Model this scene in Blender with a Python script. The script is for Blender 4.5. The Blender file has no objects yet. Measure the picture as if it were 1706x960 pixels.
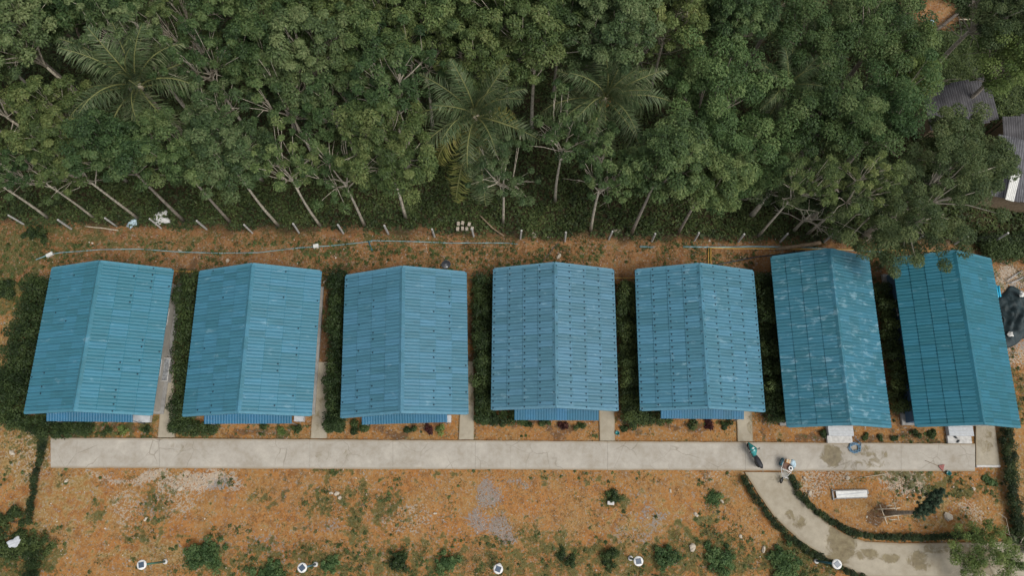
import bpy, math, random
import numpy as np
from mathutils import Vector, Matrix

random.seed(7); RNG = np.random.default_rng(11)
S = bpy.context.scene
COL = S.collection
PI = math.pi

# ------------------------------------------------------------------ camera
CAM_H = 55.0; FPX = 1277.0; TILT = math.radians(16.5)
cd = bpy.data.cameras.new('camera'); cam = bpy.data.objects.new('camera', cd); COL.objects.link(cam)
cam.location = (0, 0, CAM_H); cam.rotation_euler = (TILT, 0, 0)
cd.sensor_width = 36.0; cd.lens = 36.0 * FPX / 1706.0; cd.clip_end = 2000; cd.clip_start = 0.5
S.camera = cam

# ------------------------------------------------------------------ world and sun (bright overcast)
SUN_EL, SUN_AZ = math.radians(60), math.radians(125)       # azimuth clockwise from north (+Y)
w = bpy.data.worlds.new('World'); S.world = w; w.use_nodes = True
nt = w.node_tree; nt.nodes.clear()
sky = nt.nodes.new('ShaderNodeTexSky'); sky.sky_type = 'NISHITA'; sky.sun_disc = False
sky.sun_elevation = SUN_EL; sky.sun_rotation = SUN_AZ; sky.air_density = 1.0; sky.dust_density = 3.0
hs = nt.nodes.new('ShaderNodeHueSaturation'); hs.inputs['Saturation'].default_value = 0.22
bg = nt.nodes.new('ShaderNodeBackground'); bg.inputs['Strength'].default_value = 0.115
wo = nt.nodes.new('ShaderNodeOutputWorld')
nt.links.new(sky.outputs[0], hs.inputs['Color']); nt.links.new(hs.outputs[0], bg.inputs['Color']); nt.links.new(bg.outputs[0], wo.inputs[0])
sd = bpy.data.lights.new('sun', 'SUN'); sd.energy = 1.5; sd.angle = math.radians(25); sd.color = (1.0, 0.95, 0.87)
sun = bpy.data.objects.new('sun', sd); COL.objects.link(sun)
sdir = Vector((math.sin(SUN_AZ) * math.cos(SUN_EL), math.cos(SUN_AZ) * math.cos(SUN_EL), math.sin(SUN_EL)))
sun.rotation_euler = sdir.to_track_quat('Z', 'Y').to_euler()
S.view_settings.view_transform = 'Standard'; S.view_settings.look = 'None'
S.view_settings.exposure = 0.52; S.view_settings.gamma = 1.0

# ------------------------------------------------------------------ helpers
def P(px, py, h=0.0):
    """photograph pixel -> world point at height h"""
    c, s = math.cos(TILT), math.sin(TILT)
    dx = (px - 853) / FPX; dy = -(py - 480) / FPX
    y = dy * c + s; z = dy * s - c
    k = (h - CAM_H) / z
    return Vector((dx * k, y * k, h))

def tag(o, label=None, cat=None, group=None, kind=None):
    if label: o['label'] = label
    if cat: o['category'] = cat
    if group: o['group'] = group
    if kind: o['kind'] = kind
    return o

def empty(name, loc, rz=0.0, label=None, cat=None, group=None):
    o = bpy.data.objects.new(name, None); COL.objects.link(o); o.empty_display_size = 0.3
    o.location = loc; o.rotation_euler = (0, 0, rz)
    return tag(o, label, cat, group)

def inst(name, me, parent=None, loc=(0, 0, 0), rot=(0, 0, 0), sc=(1, 1, 1)):
    o = bpy.data.objects.new(name, me); COL.objects.link(o)
    if parent: o.parent = parent
    o.location = loc; o.rotation_euler = rot; o.scale = sc
    return o

class MB:
    """collects shapes and links them as ONE mesh"""
    def __init__(s): s.v = []; s.f = []; s.m = []; s.sm = []
    def add(s, vs, fs, m=0, smooth=False):
        b = len(s.v); s.v += [tuple(x) for x in vs]
        for q in fs: s.f.append(tuple(i + b for i in q)); s.m.append(m); s.sm.append(smooth)
        return s
    def box(s, c, d, rz=0, m=0, bev=0.0, rot=None):
        hx, hy, hz = d[0] / 2, d[1] / 2, d[2] / 2
        R = rot if rot is not None else Matrix.Rotation(rz, 3, 'Z'); c = Vector(c)
        b = min(bev, hx * .9, hy * .9, hz * .9)
        if b <= 0:
            vs = [c + R @ Vector((x * hx, y * hy, z * hz)) for x in (-1, 1) for y in (-1, 1) for z in (-1, 1)]
            return s.add(vs, [(0, 1, 3, 2), (4, 6, 7, 5), (0, 4, 5, 1), (2, 3, 7, 6), (0, 2, 6, 4), (1, 5, 7, 3)], m)
        vs = []; ring = [(-hx + b, -hy), (hx - b, -hy), (hx, -hy + b), (hx, hy - b), (hx - b, hy), (-hx + b, hy), (-hx, hy - b), (-hx, -hy + b)]
        for z, k in ((-hz, 0), (hz - b, 0), (hz, 1)):
            for x, y in ring:
                if k: x = math.copysign(abs(x) - b * .7, x); y = math.copysign(abs(y) - b * .7, y)
                vs.append(c + R @ Vector((x, y, z)))
        fs = [tuple(range(7, -1, -1)), tuple(range(16, 24))]
        for l in (0, 8):
            for i in range(8): j = (i + 1) % 8; fs.append((l + i, l + j, l + 8 + j, l + 8 + i))
        return s.add(vs, fs, m)
    def tube(s, pts, r, n=8, m=0, cap=True, smooth=True):
        pts = [Vector(p) for p in pts]; rs = r if isinstance(r, (list, tuple)) else [r] * len(pts)
        vs = []; up = Vector((0, 0, 1)); prev = None
        for i, p in enumerate(pts):
            t = (pts[min(i + 1, len(pts) - 1)] - pts[max(i - 1, 0)])
            t = t.normalized() if t.length > 1e-9 else up
            if prev is None:
                a = t.cross(up) if abs(t.z) < .95 else t.cross(Vector((1, 0, 0)))
            else:
                a = prev - t * prev.dot(t)
            a.normalize(); prev = a; b = t.cross(a)
            for k in range(n):
                an = 2 * PI * k / n
                vs.append(p + (a * math.cos(an) + b * math.sin(an)) * rs[i])
        fs = []
        for i in range(len(pts) - 1):
            for k in range(n):
                k2 = (k + 1) % n; fs.append((i * n + k, i * n + k2, (i + 1) * n + k2, (i + 1) * n + k))
        if cap: fs.append(tuple(range(n - 1, -1, -1))); fs.append(tuple((len(pts) - 1) * n + k for k in range(n)))
        return s.add(vs, fs, m, smooth)
    def lathe(s, prof, c=(0, 0, 0), n=16, m=0, R=None, smooth=True):
        c = Vector(c); vs = []; fs = []
        for r, z in prof:
            for k in range(n):
                a = 2 * PI * k / n; v = Vector((r * math.cos(a), r * math.sin(a), z))
                vs.append(c + (R @ v if R is not None else v))
        for i in range(len(prof) - 1):
            for k in range(n):
                k2 = (k + 1) % n; fs.append((i * n + k, i * n + k2, (i + 1) * n + k2, (i + 1) * n + k))
        fs.append(tuple(range(n - 1, -1, -1))); fs.append(tuple((len(prof) - 1) * n + k for k in range(n)))
        return s.add(vs, fs, m, smooth)
    def blob(s, c, r, seed=0, n=10, rings=6, rough=.2, m=0, flat=False):
        rg = random.Random(seed); c = Vector(c); vs = []; fs = []
        ph = [rg.uniform(0, 6.28) for _ in range(6)]
        for i in range(rings + 1):
            th = PI * i / rings
            for k in range(n):
                a = 2 * PI * k / n
                f = 1 + rough * (math.sin(2 * a + ph[0]) * .5 + math.sin(3 * a + ph[1] + th * 2) * .4 + rg.uniform(-.5, .5) * (0 if i in (0, rings) else 1))
                vs.append(c + Vector((r[0] * math.sin(th) * math.cos(a) * f, r[1] * math.sin(th) * math.sin(a) * f, r[2] * math.cos(th) * (1 if i in (0, rings) else f))))
        for i in range(rings):
            for k in range(n):
                k2 = (k + 1) % n; fs.append((i * n + k, (i + 1) * n + k, (i + 1) * n + k2, i * n + k2))
        return s.add(vs, fs, m, not flat)
    def mesh(s, name, mats):
        me = bpy.data.meshes.new(name); me.from_pydata(s.v, [], s.f)
        for mt in (mats if isinstance(mats, (list, tuple)) else [mats]): me.materials.append(mt)
        me.polygons.foreach_set('material_index', s.m); me.polygons.foreach_set('use_smooth', s.sm)
        me.update(); return me
    def build(s, name, mats, parent=None, loc=(0, 0, 0), rot=(0, 0, 0)):
        return inst(name, s.mesh(name, mats), parent, loc, rot)

def quad_mesh(name, co, nq, mats, tint=None, smooth=False):
    me = bpy.data.meshes.new(name); n = len(co)
    me.vertices.add(n); me.vertices.foreach_set('co', np.ascontiguousarray(co, np.float32).ravel())
    me.loops.add(nq * 4); me.loops.foreach_set('vertex_index', np.arange(nq * 4, dtype=np.int32))
    me.polygons.add(nq); me.polygons.foreach_set('loop_start', np.arange(nq, dtype=np.int32) * 4)
    me.update(calc_edges=True)
    if tint is not None:
        a = me.attributes.new('tint', 'FLOAT', 'FACE'); a.data.foreach_set('value', np.ascontiguousarray(tint, np.float32))
    for mt in (mats if isinstance(mats, (list, tuple)) else [mats]): me.materials.append(mt)
    return me

def nrm(a): return a / np.maximum(np.linalg.norm(a, axis=1, keepdims=True), 1e-9)

def leaf_quads(c, n, t, ln, wd, fold=.12):
    """diamond leaves: centres c, normals n, tip direction t, length, width"""
    n = nrm(n); t = nrm(t - n * np.sum(t * n, 1, keepdims=True)); b = np.cross(n, t)
    ln = ln[:, None]; wd = wd[:, None]
    q = np.empty((len(c), 4, 3))
    q[:, 0] = c - t * ln * .5
    q[:, 1] = c + b * wd * .5 + n * wd * fold
    q[:, 2] = c + t * ln * .5 - n * ln * .1
    q[:, 3] = c - b * wd * .5 + n * wd * fold
    return q.reshape(-1, 3)

def puff_leaves(cen, rad, per, lsize, rng, squash=.75, droop=.6, updir=.5, asp=.45, fill=.3, tspread=.27):
    """leaf clusters: cen (N,3), rad (N,), per leaves each -> quads, tint"""
    N = len(cen); M = N * per
    idx = np.repeat(np.arange(N), per)
    d = rng.normal(size=(M, 3)); d[:, 2] = np.where(rng.random(M) < .8, np.abs(d[:, 2]), d[:, 2]); d = nrm(d)
    r = rad[idx] * np.where(rng.random(M) < fill, rng.random(M) ** .5, rng.uniform(.8, 1.12, M))
    pos = cen[idx] + d * r[:, None] * np.array([1, 1, squash])
    nn = d * (1 - updir) + np.array([0, 0, 1]) * updir + rng.normal(size=(M, 3)) * .35
    tt = d * np.array([1, 1, .3]) + np.array([0, 0, -droop]) + rng.normal(size=(M, 3)) * .5
    ln = lsize * rng.uniform(.65, 1.3, M)
    q = leaf_quads(pos, nn, tt, ln, ln * asp * rng.uniform(.8, 1.2, M))
    pt = rng.uniform(.5 - tspread, .5 + tspread, N)
    tint = np.clip(pt[idx] + rng.normal(size=M) * .14, 0, 1)
    return q, tint

# value noise on arrays
def vnoise(x, y, scale, seed=0, oct=3):
    out = np.zeros_like(x); amp = 1.; tot = 0.
    for o in range(oct):
        rg = np.random.default_rng(seed * 31 + o); T = rg.random((64, 64))
        u = x * scale * 2 ** o + 17.3 * o + 500; v = y * scale * 2 ** o + 9.1 * o + 500
        i = np.floor(u).astype(int); j = np.floor(v).astype(int); fu = u - i; fv = v - j
        fu = fu * fu * (3 - 2 * fu); fv = fv * fv * (3 - 2 * fv)
        g = lambda a, b: T[a % 64, b % 64]
        out += amp * ((g(i, j) * (1 - fu) + g(i + 1, j) * fu) * (1 - fv) + (g(i, j + 1) * (1 - fu) + g(i + 1, j + 1) * fu) * fv)
        tot += amp; amp *= .5
    return out / tot
def sstep(a, b, x): t = np.clip((x - a) / (b - a), 0, 1); return t * t * (3 - 2 * t)

# ------------------------------------------------------------------ materials
class NT:
    def __init__(s, name):
        s.mat = bpy.data.materials.new(name); s.mat.use_nodes = True; s.t = s.mat.node_tree
        s.b = s.t.nodes['Principled BSDF']; s.o = s.t.nodes['Material Output']
    def n(s, typ, **kw):
        nd = s.t.nodes.new(typ)
        for k, v in kw.items(): setattr(nd, k, v)
        return nd
    def l(s, a, b): s.t.links.new(a, b)
    def noise(s, vec, scale, detail=4, rough=.55, dist=0):
        nd = s.n('ShaderNodeTexNoise'); nd.inputs['Scale'].default_value = scale; nd.inputs['Detail'].default_value = detail
        nd.inputs['Roughness'].default_value = rough; nd.inputs['Distortion'].default_value = dist
        if vec is not None: s.l(vec, nd.inputs['Vector'])
        return nd.outputs['Fac']
    def ramp(s, fac, stops):
        nd = s.n('ShaderNodeValToRGB'); cr = nd.color_ramp
        while len(cr.elements) < len(stops): cr.elements.new(.5)
        for e, (p, c) in zip(cr.elements, stops): e.position = p; e.color = (c[0], c[1], c[2], 1) if not isinstance(c, float) else (c, c, c, 1)
        s.l(fac, nd.inputs['Fac']); return nd.outputs['Color']
    def mix(s, fac, a, b, mode='MIX'):
        nd = s.n('ShaderNodeMix', data_type='RGBA', blend_type=mode)
        for i, v in ((0, fac), (6, a), (7, b)):
            if hasattr(v, 'is_linked') or hasattr(v, 'links'): s.l(v, nd.inputs[i])
            elif isinstance(v, (int, float)): nd.inputs[i].default_value = v if i == 0 else (v, v, v, 1)
            else: nd.inputs[i].default_value = (*v, 1)
        return nd.outputs[2]
    def math(s, op, a, b=None, c=None):
        nd = s.n('ShaderNodeMath', operation=op)
        for i, v in enumerate((a, b, c)):
            if v is None: continue
            if isinstance(v, (int, float)): nd.inputs[i].default_value = v
            else: s.l(v, nd.inputs[i])
        return nd.outputs[0]
    def pos(s): return s.n('ShaderNodeNewGeometry').outputs['Position']
    def scaled(s, vec, sc):
        nd = s.n('ShaderNodeMapping'); nd.inputs['Scale'].default_value = sc; s.l(vec, nd.inputs['Vector']); return nd.outputs[0]
    def attr(s, name): return s.n('ShaderNodeAttribute', attribute_name=name).outputs['Fac']
    def bump(s, h, strength=.3, dist=.02):
        nd = s.n('ShaderNodeBump'); nd.inputs['Strength'].default_value = strength; nd.inputs['Distance'].default_value = dist
        s.l(h, nd.inputs['Height']); s.l(nd.outputs[0], s.b.inputs['Normal'])
    def base(s, c, rough=.7, spec=.3):
        if hasattr(c, 'links'): s.l(c, s.b.inputs['Base Color'])
        else: s.b.inputs['Base Color'].default_value = (*c, 1)
        s.b.inputs['Roughness'].default_value = rough; s.b.inputs['Specular IOR Level'].default_value = spec
        return s.mat

def simple(name, c, rough=.6, var=.18, scale=6, spec=.3, metal=0.0, bump=0.0):
    m = NT(name); p = m.pos(); f = m.noise(p, scale, 5)
    lo = tuple(x * (1 - var) for x in c); hi = tuple(min(1, x * (1 + var)) for x in c)
    m.base(m.ramp(f, [(.3, lo), (.7, hi)]), rough, spec); m.b.inputs['Metallic'].default_value = metal
    if bump: m.bump(m.noise(p, scale * 6, 4), bump, .01)
    return m.mat

def leafmat(name, dark, mid, light, trans=.36, objvar=.46):
    m = NT(name); t = m.attr('tint')
    c = m.ramp(t, [(.12, dark), (.5, mid), (.9, light)])
    oi = m.n('ShaderNodeObjectInfo').outputs['Random']
    f = m.noise(m.pos(), .35, 3)
    k = m.math('ADD', m.math('MULTIPLY', oi, objvar), m.math('MULTIPLY', f, .5))
    k = m.math('ADD', k, .75 - objvar * .5)
    br = m.n('ShaderNodeHueSaturation'); m.l(c, br.inputs['Color']); m.l(k, br.inputs['Value'])
    hue = m.math('ADD', m.math('MULTIPLY', oi, -.028), .505); m.l(hue, br.inputs['Hue'])
    m.base(br.outputs[0], .55, .25)
    tr = m.n('ShaderNodeBsdfTranslucent'); m.l(br.outputs[0], tr.inputs['Color'])
    mx = m.n('ShaderNodeMixShader'); mx.inputs[0].default_value = trans
    m.l(m.b.outputs[0], mx.inputs[1]); m.l(tr.outputs[0], mx.inputs[2]); m.l(mx.outputs[0], m.o.inputs['Surface'])
    return m.mat

LEAF = leafmat('rubber_leaf', (.034, .068, .025), (.082, .142, .046), (.165, .220, .082))
LEAF_B = leafmat('broad_leaf', (.034, .074, .026), (.076, .146, .048), (.150, .220, .080))
LEAF_D = leafmat('dark_shrub_leaf', (.017, .034, .012), (.041, .073, .023), (.085, .125, .038))
LEAF_H = leafmat('clipped_hedge_leaf', (.010, .022, .009), (.024, .046, .017), (.055, .085, .028))
LEAF_Y = leafmat('light_leaf', (.05, .09, .025), (.11, .175, .045), (.20, .26, .08))
LEAF_F = leafmat('fine_leaf', (.036, .064, .026), (.080, .122, .046), (.150, .188, .074))
LEAF_U = leafmat('undergrowth_leaf', (.028, .048, .018), (.066, .105, .034), (.130, .175, .060))
LEAF_R = leafmat('red_leaf', (.03, .012, .012), (.075, .022, .022), (.13, .05, .035))
LEAF_P = leafmat('palm_leaf', (.036, .062, .026), (.085, .130, .055), (.19, .22, .12), .3, .2)
LEAF_PY = leafmat('yellow_palm_leaf', (.08, .10, .025), (.17, .19, .05), (.28, .27, .09), .3, .2)
LEAF_N = leafmat('needle_leaf', (.026, .052, .034), (.046, .085, .050), (.085, .13, .075))
BARK = simple('bark', (.25, .22, .18), .9, .4, 5, .1, bump=.5)
BARK_P = simple('pale_bark', (.40, .36, .29), .9, .4, 5, .1, bump=.5)
BARK_D = simple('dark_bark', (.10, .085, .07), .9, .4, 5, .1, bump=.5)
LIDM = simple('pale_tile', (.40, .42, .44), .55, .15, 5)
WHITE = simple('white_paint', (.60, .60, .585), .5, .08, 4)
OFFWHITE = simple('off_white_plastic', (.60, .60, .57), .5, .12, 5)
GREYC = simple('grey_concrete', (.25, .245, .235), .85, .2, 4, bump=.3)
POSTC = simple('post_concrete', (.44, .43, .41), .85, .2, 5, bump=.3)
DARKM = simple('dark_metal', (.03, .032, .035), .4, .2, 8, .5)
STEEL = simple('grey_steel', (.32, .33, .34), .4, .12, 8, .5, .6)
BLACKP = simple('black_plastic', (.018, .02, .024), .4, .25, 10, .5)
BLACKR = simple('black_rubber', (.02, .02, .021), .85, .2, 10, .2)
TEAL = simple('teal_paint', (.02, .20, .20), .25, .15, 8, .6)
TEALD = simple('teal_plastic', (.012, .10, .14), .5, .2, 8, .4)
BLUEP = simple('blue_pipe', (.17, .32, .36), .5, .5, 1.2, .4)
BLUEB = simple('bright_blue_pipe', (.03, .40, .62), .35, .1, 3, .4)
YELLOWP = simple('yellow_pipe', (.50, .30, .07), .45, .15, 3, .4)
WOOD = simple('weathered_wood', (.24, .18, .12), .85, .3, 7, .1, bump=.4)
WOODP = simple('pale_wood', (.42, .36, .27), .85, .25, 7, .1, bump=.4)
ORANGE = simple('orange_card', (.55, .25, .07), .7, .15, 8)
REDB = simple('dull_red_plastic', (.22, .07, .06), .55, .2, 9)
BROWNC = simple('brown_cloth', (.14, .085, .065), .9, .25, 9)
GLASS = NT('dark_glass').base((.02, .03, .04), .06, .7)
SOLAR = simple('solar_cell', (.05, .075, .11), .25, .15, 12, .6)
TARP = simple('dark_green_tarp', (.012, .026, .030), .65, .35, 2.5, .4, bump=.4)
WALLM = simple('beige_wall', (.42, .40, .36), .85, .1, 3, bump=.15)
WALLB = simple('blue_wall', (.05, .10, .17), .8, .12, 3, bump=.15)
SHEETG = simple('old_grey_sheet', (.12, .12, .13), .6, .35, 1.6, .4, .3)
SHEETP = simple('purple_grey_sheet', (.070, .068, .072), .75, .35, 1.6, .3)
STONE = simple('pale_stone', (.40, .35, .28), .9, .25, 9, .15, bump=.4)
CLOTHB = simple('pale_blue_cloth', (.42, .55, .62), .85, .3, 5)

EDGE = {}
def roofmat(name, c, wear, seed):
    m = NT(name); p = m.pos()
    oi = m.n('ShaderNodeObjectInfo').outputs['Random']
    a = m.noise(m.scaled(p, (1.1, 7.0, 1.1)), 1.0, 4, .6)          # streaks that run down the slope
    b = m.noise(p, .45, 3)
    base = m.ramp(a, [(.25, tuple(x * .80 for x in c)), (.75, tuple(x * 1.14 for x in c))])
    base = m.mix(m.math('MULTIPLY', b, .35), base, tuple(x * .85 for x in c))
    hv = m.n('ShaderNodeHueSaturation'); m.l(base, hv.inputs['Color'])
    m.l(m.math('ADD', m.math('MULTIPLY', oi, .30), .86), hv.inputs['Value'])
    m.l(m.math('ADD', m.math('MULTIPLY', oi, .012), .494), hv.inputs['Hue'])
    # chalky worn patches
    ws = m.noise(m.scaled(p, (1.3, 2.6, 1.3)), .9, 6, .7, .4)
    wf = m.ramp(ws, [(.66 - wear * .20, 0.0), (.74 - wear * .16, 1.0)])
    col = m.mix(m.math('MULTIPLY', wf, .15 + .35 * wear), hv.outputs[0], (.30, .45, .52))
    # grime
    g = m.noise(m.scaled(p, (.8, 5, .8)), 2.2, 5, .7)
    col = m.mix(m.math('MULTIPLY', m.ramp(g, [(.58, 0.0), (.75, 1.0)]), .35), col, (.05, .11, .14))
    m.base(col, .5, .35); m.bump(m.noise(p, 40, 3), .12, .006)
    m.l(m.ramp(a, [(.2, .42), (.8, .62)]), m.b.inputs['Roughness'])
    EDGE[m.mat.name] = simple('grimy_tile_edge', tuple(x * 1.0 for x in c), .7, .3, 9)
    return m.mat

# ------------------------------------------------------------------ ground
FL0 = P(40, 374); FL1 = P(1300, 403)
def fence_y(x): return FL0.y + (FL1.y - FL0.y) * (x - FL0.x) / (FL1.x - FL0.x)

def patches(x, y, lst):
    """lst of (px,py,rx,ry,strength) in photo pixels on the ground"""
    out = np.zeros_like(x)
    for px, py, rx, ry, st in lst:
        c = P(px, py); e = P(px + rx, py); n_ = P(px, py - ry)
        d = ((x - c.x) / abs(e.x - c.x)) ** 2 + ((y - c.y) / abs(n_.y - c.y)) ** 2
        out = np.maximum(out, st * (1 - sstep(.25, 1.5, d)))
    return out

xs = np.concatenate([[-420, -250, -150, -100, -75, -60], np.arange(-50, 50.01, .25), [60, 75, 100, 150, 250, 420]])
ys = np.concatenate([[-300, -150, -80, -45, -25, -16], np.arange(-10, 48.01, .25), [60, 80, 110, 160, 250, 420]])
GX, GY = np.meshgrid(xs, ys)
zz = (vnoise(GX, GY, .5, 3, 4) - .5) * .10 + (vnoise(GX, GY, .08, 5, 2) - .5) * .10
zz -= .05
fmask = sstep(-.5, .6, GY - (FL0.y + (FL1.y - FL0.y) * (GX - FL0.x) / (FL1.x - FL0.x)) + (vnoise(GX, GY, .7, 8) - .5) * 1.6)
nx, ny = len(xs), len(ys)
co = np.stack([GX, GY, zz], -1).reshape(-1, 3)
me = bpy.data.meshes.new('ground')
me.vertices.add(nx * ny); me.vertices.foreach_set('co', co.astype(np.float32).ravel())
ii, jj = np.meshgrid(np.arange(nx - 1), np.arange(ny - 1))
a0 = (jj * nx + ii).ravel(); quads = np.stack([a0, a0 + 1, a0 + nx + 1, a0 + nx], -1).astype(np.int32)
me.loops.add(quads.size); me.loops.foreach_set('vertex_index', quads.ravel())
me.polygons.add(len(quads)); me.polygons.foreach_set('loop_start', np.arange(len(quads), dtype=np.int32) * 4)
me.update(calc_edges=True)
me.polygons.foreach_set('use_smooth', np.ones(len(quads), bool))
GREEN_P = [(60, 400, 90, 30, .7), (330, 410, 120, 12, .45), (520, 420, 60, 10, .5), (640, 415, 40, 9, .5), (980, 425, 90, 12, .4), (1180, 400, 160, 7, .5), (700, 398, 300, 6, .5), (190, 432, 60, 8, .6), (600, 945, 330, 40, .62), (1000, 940, 250, 48, .72), (1160, 920, 130, 45, .72), (560, 915, 120, 16, .5), (800, 905, 90, 14, .5), (40, 930, 70, 60, .9), (650, 850, 22, 50, .75), (600, 860, 20, 60, .6),
           (90, 640, 90, 130, .6), (30, 420, 70, 50, .75), (160, 395, 120, 25, .5), (220, 720, 130, 22, .55), (1560, 810, 90, 25, .7), (1490, 795, 60, 12, .7),
           (1020, 833, 25, 16, .7), (1190, 835, 22, 22, .7), (270, 825, 30, 40, .5), (160, 850, 14, 30, .8), (550, 835, 40, 25, .6), (520, 845, 20, 18, .6),
           (1330, 930, 90, 50, .9), (1690, 640, 22, 60, .6), (20, 480, 50, 60, .7), (880, 895, 25, 22, .5), (1180, 690, 200, 20, .15), (470, 720, 60, 16, .4), (250, 890, 60, 30, .45),
           (440, 825, 20, 14, .6), (560, 785, 40, 10, .6), (780, 785, 60, 9, .4), (960, 795, 80, 10, .4), (1655, 800, 14, 40, .5), (1560, 730, 60, 12, .5)]
PALE_P = [(240, 796, 50, 12, .9), (330, 800, 70, 22, .9), (385, 802, 40, 20, .7), (180, 790, 60, 6, .6), (1500, 818, 40, 26, .9), (1400, 800, 40, 14, .5), (210, 850, 40, 40, .4),
          (1360, 810, 40, 20, .5), (1620, 850, 30, 24, .5), (300, 830, 40, 30, .4), (60, 760, 50, 50, .35), (680, 870, 40, 30, .35), (1180, 790, 60, 8, .4), (1690, 465, 40, 25, .8), (1695, 590, 30, 30, .7)]
GREY_P = [(370, 808, 20, 14, 1.0), (820, 832, 26, 20, 1.0), (795, 868, 26, 18, 1.0), (830, 885, 24, 14, 1.0), (873, 802, 14, 7, .9), (1062, 848, 22, 12, .6), (1090, 865, 20, 8, .7), (1690, 530, 40, 60, .9),
          (560, 870, 20, 10, .4), (440, 920, 40, 15, .4), (250, 850, 25, 20, .4), (1060, 880, 40, 12, .4)]
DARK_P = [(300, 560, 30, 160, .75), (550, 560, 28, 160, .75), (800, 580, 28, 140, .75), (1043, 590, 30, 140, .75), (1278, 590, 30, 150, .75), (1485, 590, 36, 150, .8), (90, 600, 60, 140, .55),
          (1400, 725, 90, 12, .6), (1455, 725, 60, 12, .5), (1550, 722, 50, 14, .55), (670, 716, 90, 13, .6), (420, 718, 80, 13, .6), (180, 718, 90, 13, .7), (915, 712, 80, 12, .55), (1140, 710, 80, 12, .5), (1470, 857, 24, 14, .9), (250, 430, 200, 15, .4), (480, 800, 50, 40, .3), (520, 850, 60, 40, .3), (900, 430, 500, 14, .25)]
YEL_P = [(110, 840, 120, 60, .5), (270, 925, 120, 20, .6), (40, 750, 60, 60, .7), (470, 890, 60, 40, .4), (1100, 870, 140, 40, .4), (1580, 860, 80, 50, .5), (1690, 800, 40, 120, .5), (1690, 445, 40, 15, .8),
         (260, 400, 160, 18, .6), (100, 395, 90, 20, .5), (20, 560, 40, 60, .6), (450, 400, 120, 12, .3), (840, 400, 150, 10, .3)]
def setattr_pt(me, name, arr):
    a = me.attributes.new(name, 'FLOAT', 'POINT'); a.data.foreach_set('value', arr.astype(np.float32).ravel())
wx = GX + (vnoise(GX, GY, .6, 21) - .5) * 2.4; wy = GY + (vnoise(GX, GY, .6, 22) - .5) * 2.4
setattr_pt(me, 'green', patches(wx, wy, GREEN_P)); setattr_pt(me, 'pale', patches(wx, wy, PALE_P))
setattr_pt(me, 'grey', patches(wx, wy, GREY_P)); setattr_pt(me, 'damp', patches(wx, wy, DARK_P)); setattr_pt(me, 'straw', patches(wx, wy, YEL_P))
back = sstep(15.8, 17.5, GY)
setattr_pt(me, 'back', back); setattr_pt(me, 'forest', fmask * (1 - patches(GX, GY, [(1560, 25, 40, 30, 1.)])))
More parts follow.
